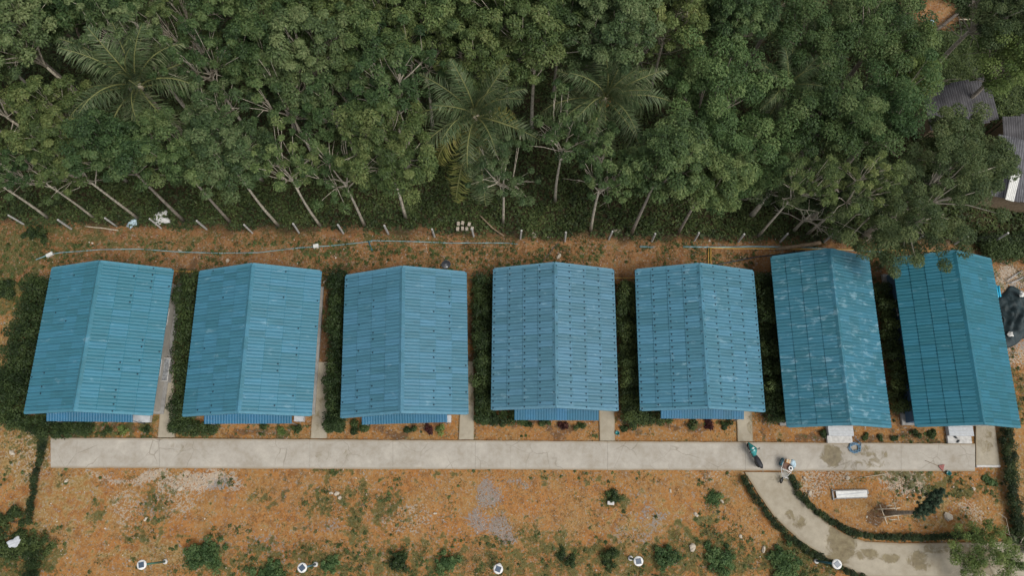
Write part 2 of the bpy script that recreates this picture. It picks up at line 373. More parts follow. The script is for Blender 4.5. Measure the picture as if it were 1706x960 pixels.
def ground_mat():
    m = NT('clay_ground'); p = m.pos()
    n1 = m.noise(p, .35, 5, .6); n2 = m.noise(p, 1.6, 6, .65); n3 = m.noise(p, 7, 6, .7); n4 = m.noise(p, 26, 4, .7)
    clay = m.ramp(n2, [(.34, (.185, .078, .028)), (.48, (.300, .132, .040)), (.58, (.325, .155, .052)), (.68, (.335, .200, .085))])
    straw = m.ramp(n3, [(.36, (.15, .095, .036)), (.5, (.265, .180, .072)), (.64, (.36, .28, .140))])
    def masked(attr, gain, noise, off):
        k = m.math('ADD', m.math('MULTIPLY', attr, gain), m.math('MULTIPLY', m.math('SUBTRACT', noise, .5), off * 2.4))
        return m.ramp(k, [(.35, 0.0), (.62, 1.0)])
    f0 = m.ramp(m.math('ADD', m.math('MULTIPLY', n1, .55), m.math('MULTIPLY', n3, .45)), [(.42, 0.0), (.58, 1.0)])
    c = m.mix(m.math('MULTIPLY', f0, .55), clay, straw)
    n5 = m.noise(p, .9, 6, .7, .6)
    c = m.mix(m.math('MULTIPLY', m.ramp(n5, [(.53, 0.0), (.66, 1.0)]), .42), c, (.15, .095, .05))
    c = m.mix(m.math('MULTIPLY', m.ramp(m.noise(p, 1.3, 6, .75, .5), [(.58, 0.0), (.70, 1.0)]), .2), c, (.36, .27, .16))
    c = m.mix(m.math('MULTIPLY', masked(m.attr('straw'), 1.0, n2, 1.0), .8), c, straw)
    bk = m.ramp(m.math('ADD', m.math('MULTIPLY', n3, .5), m.math('MULTIPLY', n2, .5)), [(.38, (.11, .058, .028)), (.48, (.22, .108, .050)), (.56, (.27, .155, .072)), (.64, (.32, .24, .115))])
    c = m.mix(m.math('MULTIPLY', m.attr('back'), .72), c, bk)
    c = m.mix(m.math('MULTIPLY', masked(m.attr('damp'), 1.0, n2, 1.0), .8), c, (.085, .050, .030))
    pale = m.ramp(n4, [(.3, (.26, .20, .14)), (.6, (.46, .42, .35))])
    c = m.mix(m.math('MULTIPLY', masked(m.attr('pale'), .9, n3, 1.6), .75), c, pale)
    grey = m.ramp(n4, [(.3, (.10, .095, .09)), (.65, (.27, .26, .255))])
    c = m.mix(m.math('MULTIPLY', masked(m.attr('grey'), .85, n3, 2.2), .8), c, grey)
    gr = m.ramp(n3, [(.3, (.030, .042, .014)), (.7, (.105, .115, .040))])
    c = m.mix(m.math('MULTIPLY', masked(m.attr('green'), .85, n2, 1.5), .8), c, gr)
    scatter = m.ramp(m.math('ADD', m.math('MULTIPLY', n2, .5), m.math('MULTIPLY', n3, .5)), [(.60, 0.0), (.68, 1.0)])
    c = m.mix(m.math('MULTIPLY', scatter, .5), c, (.10, .10, .040))
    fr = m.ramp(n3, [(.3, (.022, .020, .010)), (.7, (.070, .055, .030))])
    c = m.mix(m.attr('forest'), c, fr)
    sp = m.ramp(n4, [(.60, 0.0), (.68, 1.0)])
    c = m.mix(m.math('MULTIPLY', sp, .22), c, (.50, .42, .32))
    dk = m.ramp(n4, [(.34, 1.0), (.42, 0.0)])
    c = m.mix(m.math('MULTIPLY', dk, .28), c, (.06, .045, .025))
    m.base(c, .95, .1); m.bump(m.math('ADD', n3, m.math('MULTIPLY', n4, .6)), .7, .06)
    return m.mat
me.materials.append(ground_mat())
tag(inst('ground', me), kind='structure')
def gz(x, y):
    x = np.asarray(x, float); y = np.asarray(y, float)
    return (vnoise(x, y, .5, 3, 4) - .5) * .10 + (vnoise(x, y, .08, 5, 2) - .5) * .10 - .05
def gz1(x, y): return float(gz(np.array([x]), np.array([y]))[0])
def G(px, py, dz=0.0):
    q = P(px, py); q.z = gz1(q.x, q.y) + dz; return q

# ------------------------------------------------------------------ concrete
STAIN = [(1385, 760, 20, 20, 1.0), (1440, 752, 26, 12, .6), (1450, 772, 34, 9, .5), (1422, 775, 40, 10, .35), (1465, 760, 16, 12, .5), (1640, 735, 18, 26, .35), (1255, 705, 12, 30, .6),
         (1315, 858, 8, 9, .9), (1330, 870, 12, 12, .9), (1400, 905, 26, 34, 1.0), (1395, 930, 22, 16, 1.), (1445, 925, 24, 10, .8), (1480, 930, 20, 9, .8), (1530, 935, 22, 18, .85), (1560, 915, 30, 9, .6), (1620, 920, 40, 14, .8),
         (1650, 945, 40, 16, .6), (300, 745, 22, 10, .25), (530, 680, 12, 40, .4), (780, 660, 10, 50, .5), (1310, 797, 40, 6, .3), (560, 760, 60, 14, .2)]
def concrete_mat(name, tint, crack):
    m = NT(name); p = m.pos(); n1 = m.noise(p, .5, 5, .6); n2 = m.noise(p, 3, 6, .65); n3 = m.noise(p, 30, 4, .6)
    c = m.ramp(m.math('ADD', m.math('MULTIPLY', n1, .6), m.math('MULTIPLY', n2, .4)), [(.34, (tint[0] * .80, tint[1] * .76, tint[2] * .70)), (.5, tint), (.66, tuple(min(1, x * 1.22) for x in tint))])
    c = m.mix(m.math('MULTIPLY', m.ramp(n3, [(.35, 1.0), (.5, 0.0)]), .18), c, (.2, .17, .13))
    if crack:
        v = m.n('ShaderNodeTexVoronoi', feature='DISTANCE_TO_EDGE'); v.inputs['Scale'].default_value = .62
        wv = m.n('ShaderNodeVectorMath', operation='ADD'); m.l(p, wv.inputs[0])
        nz = m.n('ShaderNodeTexNoise'); nz.inputs['Scale'].default_value = 1.2; nz.inputs['Detail'].default_value = 3; m.l(p, nz.inputs['Vector'])
        m.l(m.math('MULTIPLY', nz.outputs['Fac'], .5), wv.inputs[1]); m.l(wv.outputs[0], v.inputs['Vector'])
        k = m.ramp(v.outputs['Distance'], [(.006, 1.0), (.018, 0.0)])
        k = m.math('MULTIPLY', k, m.ramp(m.noise(p, .28, 2), [(.45, 0.0), (.6, 1.0)]))
        c = m.mix(m.math('MULTIPLY', k, .55), c, (.15, .125, .095))
    nb = m.noise(p, 1.5, 6, .7, .8)
    st = m.math('ADD', m.attr('stain'), m.math('ADD', m.math('MULTIPLY', m.math('SUBTRACT', nb, .5), 2.8), m.math('MULTIPLY', m.math('SUBTRACT', n2, .5), 1.0)))
    st = m.math('MULTIPLY', m.math('MULTIPLY', m.ramp(st, [(.30, 0.0), (.75, 1.0)]), .8), m.ramp(m.attr('stain'), [(.02, 0.0), (.2, 1.0)]))
    c = m.mix(st, c, m.ramp(n2, [(.35, (.10, .075, .038)), (.7, (.20, .165, .09))]))
    ed = m.math('ADD', m.attr('rim'), m.math('MULTIPLY', m.math('SUBTRACT', n2, .5), 1.2))
    c = m.mix(m.math('MULTIPLY', m.ramp(ed, [(.25, 0.0), (.85, 1.0)]), .6), c, (.22, .165, .095))
    m.base(c, .85, .2); m.bump(m.math('ADD', n2, m.math('MULTIPLY', n3, .5)), .25, .02)
    return m.mat
CONC = concrete_mat('pale_concrete', (.34, .315, .272), True)
CONC_B = concrete_mat('beige_concrete', (.305, .272, .21), False)
def resample(pts, n):
    pts = np.array([[p.x, p.y] for p in pts]); s = np.r_[0, np.cumsum(np.linalg.norm(np.diff(pts, axis=0), axis=1))]
    t = np.linspace(0, s[-1], n); return np.stack([np.interp(t, s, pts[:, k]) for k in (0, 1)], -1)
def ribbon(name, A, B, top, mat, parent=None, n=60, mcols=14, depth=.35):
    """slab between two edge lines A and B (photo pixels on the ground)"""
    a = resample([P(*q) for q in A], n); b = resample([P(*q) for q in B], n)
    v = np.linspace(0, 1, mcols)[None, :, None]
    g = a[:, None] * (1 - v) + b[:, None] * v
    rag = (vnoise(g[..., 0], g[..., 1], 1.7, 40, 2) - .5) * .05
    dirv = nrm((b - a))[:, None]
    g = g + dirv * (rag * (np.abs(v[..., 0] - .5) * 2) ** 8)[..., None]
    X, Y = g[..., 0], g[..., 1]; Z = np.full_like(X, top) + (vnoise(X, Y, .4, 12, 2) - .5) * .012
    vs = np.stack([X, Y, Z], -1).reshape(-1, 3).tolist(); fs = []
    for i in range(n - 1):
        for j in range(mcols - 1): fs.append((i * mcols + j, (i + 1) * mcols + j, (i + 1) * mcols + j + 1, i * mcols + j + 1))
    per = [i * mcols for i in range(n)] + [(n - 1) * mcols + j for j in range(1, mcols)] + [i * mcols + mcols - 1 for i in range(n - 2, -1, -1)] + [j for j in range(mcols - 2, 0, -1)]
    base = len(vs); vs += [(vs[i][0], vs[i][1], top - depth) for i in per]; L = len(per)
    for k in range(L): k2 = (k + 1) % L; fs.append((per[k], per[k2], base + k2, base + k))
    me = bpy.data.meshes.new(name); me.from_pydata(vs, [], fs); me.materials.append(mat); me.update()
    al = np.array(vs); setattr_pt(me, 'stain', patches(al[:, 0], al[:, 1], STAIN))
    rim = np.zeros(len(vs)); vv = np.abs(np.linspace(-1, 1, mcols)); rim[:n * mcols] = np.tile(sstep(.80, 1.0, vv), n); rim[n * mcols:] = 1
    setattr_pt(me, 'rim', rim)
    return inst(name, me, parent)
RT = .12
def road_top(x): return 730 + (x - 88) * (740 - 730) / (1625 - 88)
def road_bot(x): return 780 + (x - 85) * (786 - 780) / (1622 - 85)
road = tag(empty('concrete_road', (0, 0, 0)), kind='structure')
cuts = [86, 267, 517, 655, 792, 1012, 1241, 1500, 1623]
for k in range(len(cuts) - 1):
    x0, x1 = cuts[k] + (.12 if k else 0), cuts[k + 1] - .12
    ribbon('slab', [(x0, road_top(x0)), (x1, road_top(x1))], [(x0, road_bot(x0)), (x1, road_bot(x1))], RT - .003 * (k % 2), CONC, road, n=max(8, int((x1 - x0) / 4)), mcols=20)
tag(ribbon('concrete_landing', [(1624, 706), (1624.5, 777)], [(1655, 706), (1664, 775)], RT + .01, CONC_B, n=30), kind='structure')
for A, B in (([(264, 729.5), (271, 640), (276, 560)], [(292, 729.5), (291, 640), (292, 560)]),
             ([(518, 731), (525, 604)], [(545, 731), (547, 604)]),
             ([(764, 733), (771, 603)], [(790, 733), (789, 603)]),
             ([(999, 735), (997, 603)], [(1024.5, 735), (1021, 603)]),
             ([(1229, 736), (1222, 603)], [(1254, 736), (1248, 603)])):
    tag(ribbon('concrete_path', A, B, RT - .015, CONC_B, n=40, mcols=10), kind='structure')
DR_L = [(1240, 787.2), (1262, 822), (1290, 862), (1330, 900), (1380, 933), (1440, 962), (1500, 963), (1600, 963), (1730, 963)]
DR_R = [(1314, 788), (1322, 815), (1345, 845), (1375, 870), (1405, 890), (1440, 903), (1500, 906), (1600, 905), (1730, 902)]
tag(ribbon('concrete_driveway', DR_L, DR_R, RT - .02, CONC_B, n=150, mcols=26), kind='structure')

# ------------------------------------------------------------------ houses
ORD = ['leftmost', 'second', 'third', 'fourth', 'fifth', 'sixth', 'rightmost']
HOUSES = [  # cx, cy, yaw, W, L, ridge height, colour, wear, screws, wall, label
 (-28.68, 11.73, -0.7, 8.58, 10.40, 4.45, (.035, .157, .217), .25, .22, WALLM, 'leftmost blue tiled house with a grey trough against its right wall'),
 (-17.99, 11.58, 0.2, 8.58, 10.32, 4.45, (.042, .159, .222), .30, .15, WALLM, 'second blue tiled house from the left, canopy ending at a white box'),
 (-7.44, 11.48, 1.7, 8.48, 10.12, 4.45, (.053, .161, .226), .25, .35, WALLM, 'blue tiled house with a black satellite dish at its back eave'),
 (2.94, 11.85, -0.4, 8.47, 10.08, 4.20, (.063, .163, .224), .35, 1.0, WALLM, 'dull blue house in the middle with rows of dark screw caps'),
 (13.0, 11.78, -0.6, 8.31, 10.06, 4.25, (.052, .161, .222), .40, 1.0, WALLM, 'blue house behind the motorcycle with dark screw caps and a front canopy'),
 (22.12, 11.73, -0.3, 6.90, 12.15, 4.50, (.032, .138, .188), .60, 0.0, WALLM, 'narrow blue house with chalky worn tiles and a bare white front step'),
 (30.85, 11.68, -0.6, 6.96, 12.02, 4.50, (.018, .124, .170), .22, 0.0, WALLB, 'rightmost narrow blue house with its back corner under tree branches')]
EAVE = 2.7; PITCH = .464
SCREW = simple('screw_cap', (.010, .035, .055), .5, .1)

def tile_mesh(name, ln, mat, screw, rg):
    mb = MB(); q = PITCH / 2
    prof = [(-.003, -.012), (.020, .014), (.065, .034), (q * .5, .040), (q - .05, .034), (q, .008), (q + .05, .034), (q * 1.5, .040), (2 * q - .065, .035), (2 * q - .02, .018), (2 * q - .003, -.008)]; k = len(prof) - 1
    vs = []
    for x, dz in ((0, 0), (ln - .03, 0), (ln, -.020), (ln, -.04)): vs += [(x, v, h + dz) for v, h in prof]
    n = k + 1; fs = []
    for r in range(3): fs += [(r * n + i, (r + 1) * n + i, (r + 1) * n + i + 1, r * n + i + 1) for i in range(k)]
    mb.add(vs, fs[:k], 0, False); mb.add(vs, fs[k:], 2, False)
    if screw:
        v0 = PITCH * (.25 if screw == 1 else .75); c = (ln - .17, v0, .038)
        mb.lathe([(.066, 0), (.055, .022), (.018, .03)], c, 6, 1)
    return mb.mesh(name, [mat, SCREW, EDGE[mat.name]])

def make_house(i, cx, cy, yaw, W, L, RH, colr, wear, scr, wallm, label):
    root = empty('house', (cx, cy, 0), math.radians(yaw), label, 'house', 'blue roofed houses in a row')
    rg = random.Random(100 + i); rm = roofmat('blue_roof_tile', colr, wear, i)
    trim = simple('roof_trim', tuple(min(1, x * 1.12 + .02) for x in colr), .55, .12, 4)
    hw = W / 2; ang = math.atan2(RH - EAVE, hw); sl = hw / math.cos(ang); ncol = 4; exp = sl / ncol
    rows = int(round(L / PITCH)); p0 = -rows * PITCH / 2; ysc = (L / rows) / PITCH
    ln = exp + .10; tilt = .038 / ln
    meshes = [tile_mesh('roof_tile', ln, rm, k, rg) for k in (0, 1, 2)]
    for sd_ in (0, 1):
        for c in range(ncol):
            for r in range(rows):
                s0 = c * exp + (.0 if c else .02); x = s0 * math.cos(ang); z = RH - s0 * math.sin(ang)
                a = ang - tilt + rg.uniform(-.004, .004)
                k = 0 if rg.random() > scr or (c == 0 and scr < 1) or c == ncol - 1 and scr < 1 and rg.random() < .5 else (1 if (c + sd_) % 2 else 2)
                yy = p0 + r * PITCH
                dz = rg.uniform(0, .012)
                if sd_ == 0: loc = (x, yy * ysc, z + .004 + dz); rot = (0, a, 0)
                else: loc = (-x, (yy + PITCH) * ysc, z + .004 + dz); rot = (0, a, PI)
                o = inst('roof_tile', meshes[k], root, loc, rot, (1, ysc, 1))
    # ridge caps
    cap = MB(); cl = L / 12; wv = .20
    pr = [(-wv, -wv * math.tan(ang) - .0), (-.07, .005), (-.035, .035), (0, .045), (.035, .035), (.07, .005), (wv, -wv * math.tan(ang))]
    vs = [(x, -cl / 2 - .03, z) for x, z in pr] + [(x, cl / 2, z - .014) for x, z in pr] + [(x, -cl / 2 - .03, z - .03) for x, z in pr]
    n = len(pr); fs = [(j, j + 1, j + n + 1, j + n) for j in range(n - 1)] + [(j, j + 2 * n, j + 2 * n + 1, j + 1) for j in range(n - 1)]
    cap.add(vs, fs)
    if scr >= 1:
        for yy in (-.25, .21): cap.lathe([(.048, 0), (.03, .018)], (.12 if yy > 0 else -.12, yy, -.01), 6, 1)
    cm = cap.mesh('ridge_cap', [rm, SCREW])
    for k in range(12): inst('ridge_cap', cm, root, (0, -L / 2 + cl * (k + .5), RH + .055 + rg.uniform(0, .006)))
    # barge flashing on the four gable slopes
    for sx in (-1, 1):
        for sy in (-1, 1):
            b = MB(); R = Matrix.Rotation(sx * ang, 3, 'Y')
            mid = Vector((sx * hw / 2, sy * (L / 2 + .012), (RH + EAVE) / 2 + .012))
            b.box(mid, (sl - .06, .05, .17), rot=R); b.box(mid + R @ Vector((0, -sy * .07, .075)), (sl - .06, .13, .018), rot=R)
            b.build('barge_board', trim, root)
    # purlins beneath the tiles
    for sx in (-1, 1):
        b = MB(); R = Matrix.Rotation(sx * ang, 3, 'Y')
        b.box((sx * (hw - .12), 0, EAVE - .02), (.06, L - .1, .14)); b.build('fascia', trim, root)
    # walls and plinth
    iw, il = hw - .62, L / 2 - .55; b = MB()
    wz = EAVE + .62 * math.tan(ang) - .06; t = .12
    for sx in (-1, 1): b.box((sx * (iw - t / 2), 0, wz / 2 + .1), (t, il * 2 - 2 * t - .004, wz - .2))
    for sy in (-1, 1):
        y = sy * (il - t / 2); pts = [(-iw, .0), (iw, .0), (iw, wz), (0, RH - .10), (-iw, wz)]
        vs = [(x, y - t / 2, z) for x, z in pts] + [(x, y + t / 2, z) for x, z in pts]
        b.add(vs, [(0, 1, 2, 3, 4), (9, 8, 7, 6, 5)] + [(j, j + 5, (j + 1) % 5 + 5, (j + 1) % 5) for j in range(5)])
    b.build('wall', wallm, root)
    b = MB(); b.box((0, 0, .06), (2 * iw + .55, 2 * il + .3, .26), bev=.02); b.build('plinth', GREYC, root)
    # front door and windows (the front faces the road, -y)
    d = MB(); d.box((iw * .45, -il - .02, 1.22), (.9, .05, 2.0), bev=.01).build('door', WOOD, root)
    dk = bpy.data.objects[d_last(root)]
    MB().tube([(iw * .45 + .36, -il - .055, 1.2), (iw * .45 + .36, -il - .10, 1.2)], .025, 8).build('handle', STEEL, dk)
    for (x, y, ax) in ((-iw * .45, -il, 'x'), (iw, -il * .35, 'y'), (iw, il * .45, 'y'), (-iw, -il * .3, 'y'), (-iw, il * .5, 'y')):
        fr = MB(); ww, hh, dd = 1.1, 1.1, .07; cz = 1.65
        sgn = -1 if ax == 'x' else (1 if x > 0 else -1)
        def bx(u, z, du, dz):
            if ax == 'x': fr.box((x + u, y - dd / 2, z), (du, dd, dz))
            else: fr.box((x + sgn * dd / 2, y + u, z), (dd, du, dz))
        bx(-ww / 2, cz, .07, hh); bx(ww / 2, cz, .07, hh); bx(0, cz + hh / 2, ww + .07, .07); bx(0, cz - hh / 2, ww + .12, .07); bx(0, cz, .05, hh - .07)
        f = fr.build('window', WHITE, root); pn = MB()
        if ax == 'x': pn.box((x, y - .012, cz), (ww - .06, .02, hh - .06))
        else: pn.box((x + sgn * .012, y, cz), (.02, ww - .06, hh - .06))
        pn.build('pane', GLASS, f)
    return root, dict(iw=iw, il=il, hw=hw, L=L, trim=trim, rm=rm, yaw=math.radians(yaw), RH=RH)
def d_last(root): return [c for c in root.children if c.name.startswith('door')][-1].name

INFO = []
for i, h in enumerate(HOUSES): INFO.append(make_house(i, *h))

def to_local(root, p):
    d = Vector(p) - root.location; return Matrix.Rotation(-root.rotation_euler.z, 3, 'Z') @ d
# front canopies of corrugated sheet
CAN = [((77, 703), (221, 703)), ((340, 707), (486, 706)), ((603, 708), (745, 704)), ((857, 702), (997, 699.5)), ((1101, 699), (1239, 698))]
def canopy_sheet_mesh(wd, ln, mat):
    mb = MB(); k = 16; vs = []
    for y, dz in ((0, 0), (-ln, 0)):
        for j in range(k + 1): vs.append((j / k * wd, y, .022 * (1 if j % 4 in (1, 2) else 0)))
    vs += [(x, y, z - .02) for x, y, z in vs[k + 1:]]
    fs = [(j, j + k + 1, j + k + 2, j + 1) for j in range(k)] + [(j + k + 1, j + 2 * k + 2, j + 2 * k + 3, j + k + 2) for j in range(k)]
    mb.add(vs, fs); return mb.mesh('canopy_sheet', mat)
for i, (a, b) in enumerate(CAN):
    root, nf = INFO[i]; la, lb = to_local(root, P(*a, 2.15)), to_local(root, P(*b, 2.15))
    x0, x1 = la.x, lb.x; yf = (la.y + lb.y) / 2; yb = -nf['il'] - .002; ln = yb - yf; n = 8; wd = (x1 - x0) / n
    slope = math.atan2(.30, ln); cm_ = roofmat('canopy_blue', (.020, .115, .20), .15, i)
    mesh_ = canopy_sheet_mesh(wd + .015, ln / math.cos(slope), cm_)
    for k in range(n): inst('canopy_sheet', mesh_, root, (x0 + k * wd, yb, 2.45 + .003 * (k % 2)), (slope, 0, 0))
    for x in (x0 + .15, x1 - .15):
        MB().tube([(x, yf + .12, .0), (x, yf + .12, 2.14)], .04, 8).build('canopy_post', STEEL, root)
    MB().box(((x0 + x1) / 2, yf + .12, 2.12), (x1 - x0 - .1, .06, .06)).build('canopy_beam', STEEL, root)
# white front steps of the two narrow houses
for i, up, lo in ((5, (1381, 1421, 709, 726.5), (1379, 1419.5, 726.5, 738.5)), (6, (1582, 1621, 712, 726.5), (1580, 1618, 726.5, 739))):
    root, nf = INFO[i]
    for (xa, xb, ya, yb), z, nm in ((up, .42, 0), (lo, .24, 1)):
        p0, p1 = to_local(root, P(xa, yb, z)), to_local(root, P(xb, ya, z))
        if nm == 0: p1.y = -nf['il'] - .16
        stp = MB().box(((p0.x + p1.x) / 2, (p0.y + p1.y) / 2, z / 2), (p1.x - p0.x, p1.y - p0.y - .004, z), bev=.02).build('step', LIDM if nm == 0 else POSTC, root)
        if nm == 0:
            for q in (.2, .5, .82):
                MB().box(((p0.x + p1.x) / 2, p0.y + (p1.y - p0.y) * q, z + .004), (p1.x - p0.x - .04, .035, .014)).build('nosing', STEEL, stp)
# side windows rail seen along the left wall of the last house, gable vents etc. are part of the walls

# ------------------------------------------------------------------ trees
ANG = ['dense', 'sparse']
def crown_puffs(rng, R, H, n, sep=.52):
    """cluster centres on several uneven lobes; crown base at z=0"""
    k = rng.integers(4, 7); az = rng.uniform(0, 6.28) + np.arange(k) * 2 * PI / k + rng.normal(size=k) * .35
    lob = [(np.array([math.cos(a) * R * d, math.sin(a) * R * d, H * h]), R * rng.uniform(.40, .60)) for a, d, h in zip(az, rng.uniform(.35, .72, k), rng.uniform(.22, .72, k))]
    lob.append((np.array([rng.normal() * .2, rng.normal() * .2, H * .78]), R * rng.uniform(.45, .6)))
    c = []; t = 0
    while len(c) < n and t < 9000:
        t += 1; o, r = lob[rng.integers(len(lob))]; d = nrm(rng.normal(size=(1, 3)))[0]
        if d[2] < -.35: continue
        q = o + d * r * rng.uniform(.55, 1.25) * np.array([1, 1, 1.15])
        if any(np.linalg.norm(q - e) < sep for e in c): continue
        c.append(q)
    return np.array(c)
def branch_mesh(name, rng, tips, fork_z, r0, mat, n_limb=4, extra=0):
    """limbs from a fork to clusters of tips (tips relative to tree base)"""
    mb = MB(); fork = Vector((0, 0, fork_z)); az = np.arctan2(tips[:, 1], tips[:, 0]); order = np.argsort(az)
    groups = np.array_split(order, n_limb)
    for g in groups:
        if len(g) == 0: continue
        cen = Vector(tips[g].mean(0)); st = fork + Vector((0, 0, rng.uniform(-.8, .5)))
        j = st.lerp(cen, .55) + Vector((0, 0, -.25)); r1 = r0 * .62
        mb.tube([st, st.lerp(j, .5) + Vector(rng.normal(size=3) * .12), j], [r1, r1 * .85, r1 * .68], 5, cap=False)
        for t in g:
            e = Vector(tips[t]); m1 = j.lerp(e, .5) + Vector(rng.normal(size=3) * .15) + Vector((0, 0, .1))
            mb.tube([j, m1, e], [r1 * .5, r1 * .32, .014], 4, cap=False)
    for _ in range(extra):
        a = rng.uniform(0, 6.28); L = rng.uniform(1.2, 2.4); z0 = rng.uniform(fork_z - 1.5, fork_z + 1)
        p0 = Vector((0, 0, z0)); d = Vector((math.cos(a), math.sin(a), rng.uniform(.2, .8)))
        p1 = p0 + d * L * .5 + Vector(rng.normal(size=3) * .1); p2 = p0 + d * L + Vector(rng.normal(size=3) * .2)
        mb.tube([p0, p1, p2], [r0 * .45, r0 * .3, .015], 4, cap=False)
        for q in range(3):
            e = p1.lerp(p2, rng.random()) ; mb.tube([e, e + Vector(rng.normal(size=3) * .45) + d * .5], [r0 * .18, .01], 3, cap=False)
    return mb.mesh(name, mat)
def trunk_mesh(rng, z1, r0, mat, bend=.06):
    pts = []; rs = []; b1, b2 = rng.normal(size=2)
    for k in range(6):
        t = k / 5; pts.append((bend * math.sin(t * PI) * b1, bend * math.sin(t * PI) * b2, t * z1 - .15 * (k == 0)))
        rs.append(r0 * (1.35 if k == 0 else 1.05 - .4 * t))
    pts[-1] = (0, 0, z1); pts[0] = (0, 0, -.15)
    return MB().tube(pts, rs, 8).mesh('trunk', mat)
LEAVES = [LEAF, leafmat('olive_rubber_leaf', (.038, .066, .023), (.090, .142, .043), (.18, .220, .078)), leafmat('deep_rubber_leaf', (.027, .058, .022), (.066, .122, .041), (.140, .200, .075)), leafmat('grey_rubber_leaf', (.036, .067, .028), (.085, .140, .052), (.170, .220, .095))]
VAR = []
for v in range(11):
    rng = np.random.default_rng(500 + v); sparse = v >= 5
    R = rng.uniform(2.4, 3.0); H = rng.uniform(4.8, 6.0); zb = rng.uniform(8.0, 8.9)
    n = int(rng.uniform(44, 54)) if sparse else int(rng.uniform(84, 100))
    puf = crown_puffs(rng, R, H, n)
    rad = rng.uniform(.26, .60, len(puf)) * (.74 if sparse else 1.0)
    q, ti = puff_leaves(puf + np.array([0, 0, zb]), rad, 250 if not sparse else 150, .165, rng, asp=.5, fill=.5)
    crown = quad_mesh('crown', q, len(ti), LEAVES[v % 4], ti)
    bm = BARK_P if (sparse or v % 2) else BARK
    VAR.append(dict(crown=crown, br=branch_mesh('branches', rng, puf + np.array([0, 0, zb]), zb - .3, .11, bm, 4, 3 if sparse else 1), tr=trunk_mesh(rng, zb - .5, .115, bm), sparse=sparse))
def plant_tree(x, y, v, sc, label, group, cat='tree', name='rubber_tree', lean=(0, 0)):
    r = empty(name, (x, y, gz1(x, y)), random.uniform(0, 6.28), label, cat, group); r.scale = (sc * random.uniform(.92, 1.1), sc * random.uniform(.92, 1.1), sc)
    r.rotation_euler = (lean[0], lean[1], r.rotation_euler.z)
    V = VAR[v]; inst('trunk', V['tr'], r); inst('branches', V['br'], r); inst('crown', V['crown'], r)
    return r
NTH = ['first', 'second', 'third', 'fourth', 'fifth', 'sixth', 'seventh', 'eighth', 'ninth', 'tenth', 'eleventh', 'twelfth', 'thirteenth', 'fourteenth', 'fifteenth', 'sixteenth', 'seventeenth', 'eighteenth', 'nineteenth', 'twentieth', 'twenty-first', 'twenty-second', 'twenty-third', 'twenty-fourth']
FRONT = [(80, 363), (157, 364), (230, 364), (306, 368), (384, 371), (465, 377), (535, 378), (607, 376), (676, 364), (838, 372), (925, 335), (984, 385), (1052, 389), (1130, 389), (1264, 393), (1345, 390)]
FV = [5, 6, 9, 2, 0, 3, 8, 10, 1, 7, 8, 6, 2, 4, 9, 5]
rt = 'rubber trees of the plantation behind the fence'
for k, (px, py) in enumerate(FRONT):
    p = P(px, py)
    plant_tree(p.x, p.y, FV[k], random.uniform(.92, 1.08) * (.88 if VAR[FV[k]]['sparse'] else 1), '%s rubber tree, %s trunk from the left along the fence' % ('thin open-branched' if VAR[FV[k]]['sparse'] else 'leafy', NTH[k]), rt, lean=(random.uniform(-.03, .03), random.uniform(-.03, .03)))
# rows behind: (row name, y, first x, last x, spacing)
PALMS = [(232, 145, 10.6, 1.25), (792, 195, 9.6, 1.2), (1008, 165, 9.6, 1.15), (1306, 150, 8.0, .8), (1302, 8, 8.6, .85)]
PXY = [P(a, b, c) for a, b, c, d in PALMS]
BIG = [  # crown centre pixel, height, radius, crown height, leaf material, label
 (1185, 205, 9.0, 5.6, 6.5, LEAF_B, 'big spreading tree of bright rounded leaf clumps right of the centre palm', .19),
 (1532, 322, 8.0, 4.8, 6.0, LEAF_F, 'big fine-leaved tree overhanging the backs of the two rightmost roofs', .14),
 (1400, 175, 9.5, 3.6, 5.5, LEAF, 'dark bushy tree behind the sixth roof, left of the old shed', .17),
 (1490, 190, 8.5, 3.0, 5.0, LEAF_B, 'rounded mid green tree just left of the purple grey shed roof', .17),
 (1415, 300, 7.0, 2.9, 4.5, LEAF_F, 'low dull green tree right behind the sixth blue roof', .14),
 (1618, 250, 6.2, 3.2, 4.2, LEAF_F, 'tree between the two old shed roofs at the right edge', .17),
 (1690, 95, 8.0, 2.6, 4.5, LEAF_Y, 'bright yellow green tree at the right edge above the sheds', .17),
 (1370, 60, 9.5, 3.3, 5.5, LEAF, 'dense tree at the top edge right of the upper palm', .17),
 (1470, 55, 9.5, 3.2, 5.5, LEAF, 'dense tree at the top edge left of the red clearing', .17),
 (1530, 115, 8.5, 2.0, 4.5, LEAF_Y, 'small yellowish tree below the red clearing at upper right', .17),
 (1650, 15, 9.0, 2.8, 5.0, LEAF_F, 'thin grey-branched tree at the top right corner', .17),
 (1300, 300, 6.5, 2.4, 4.2, LEAF_F, 'low twiggy tree left of the sixth roof behind the fence', .14)]
BXY = [(P(a, b, c), r) for a, b, c, r, *_ in BIG]
rows = [('second', 25.6), ('third', 28.9), ('fourth', 32.2), ('fifth', 35.6)]
SHADE = ['bushy', 'rounded', 'full', 'leafy', 'tall', 'broad', 'open', 'sparse', 'thin', 'wispy', 'airy']
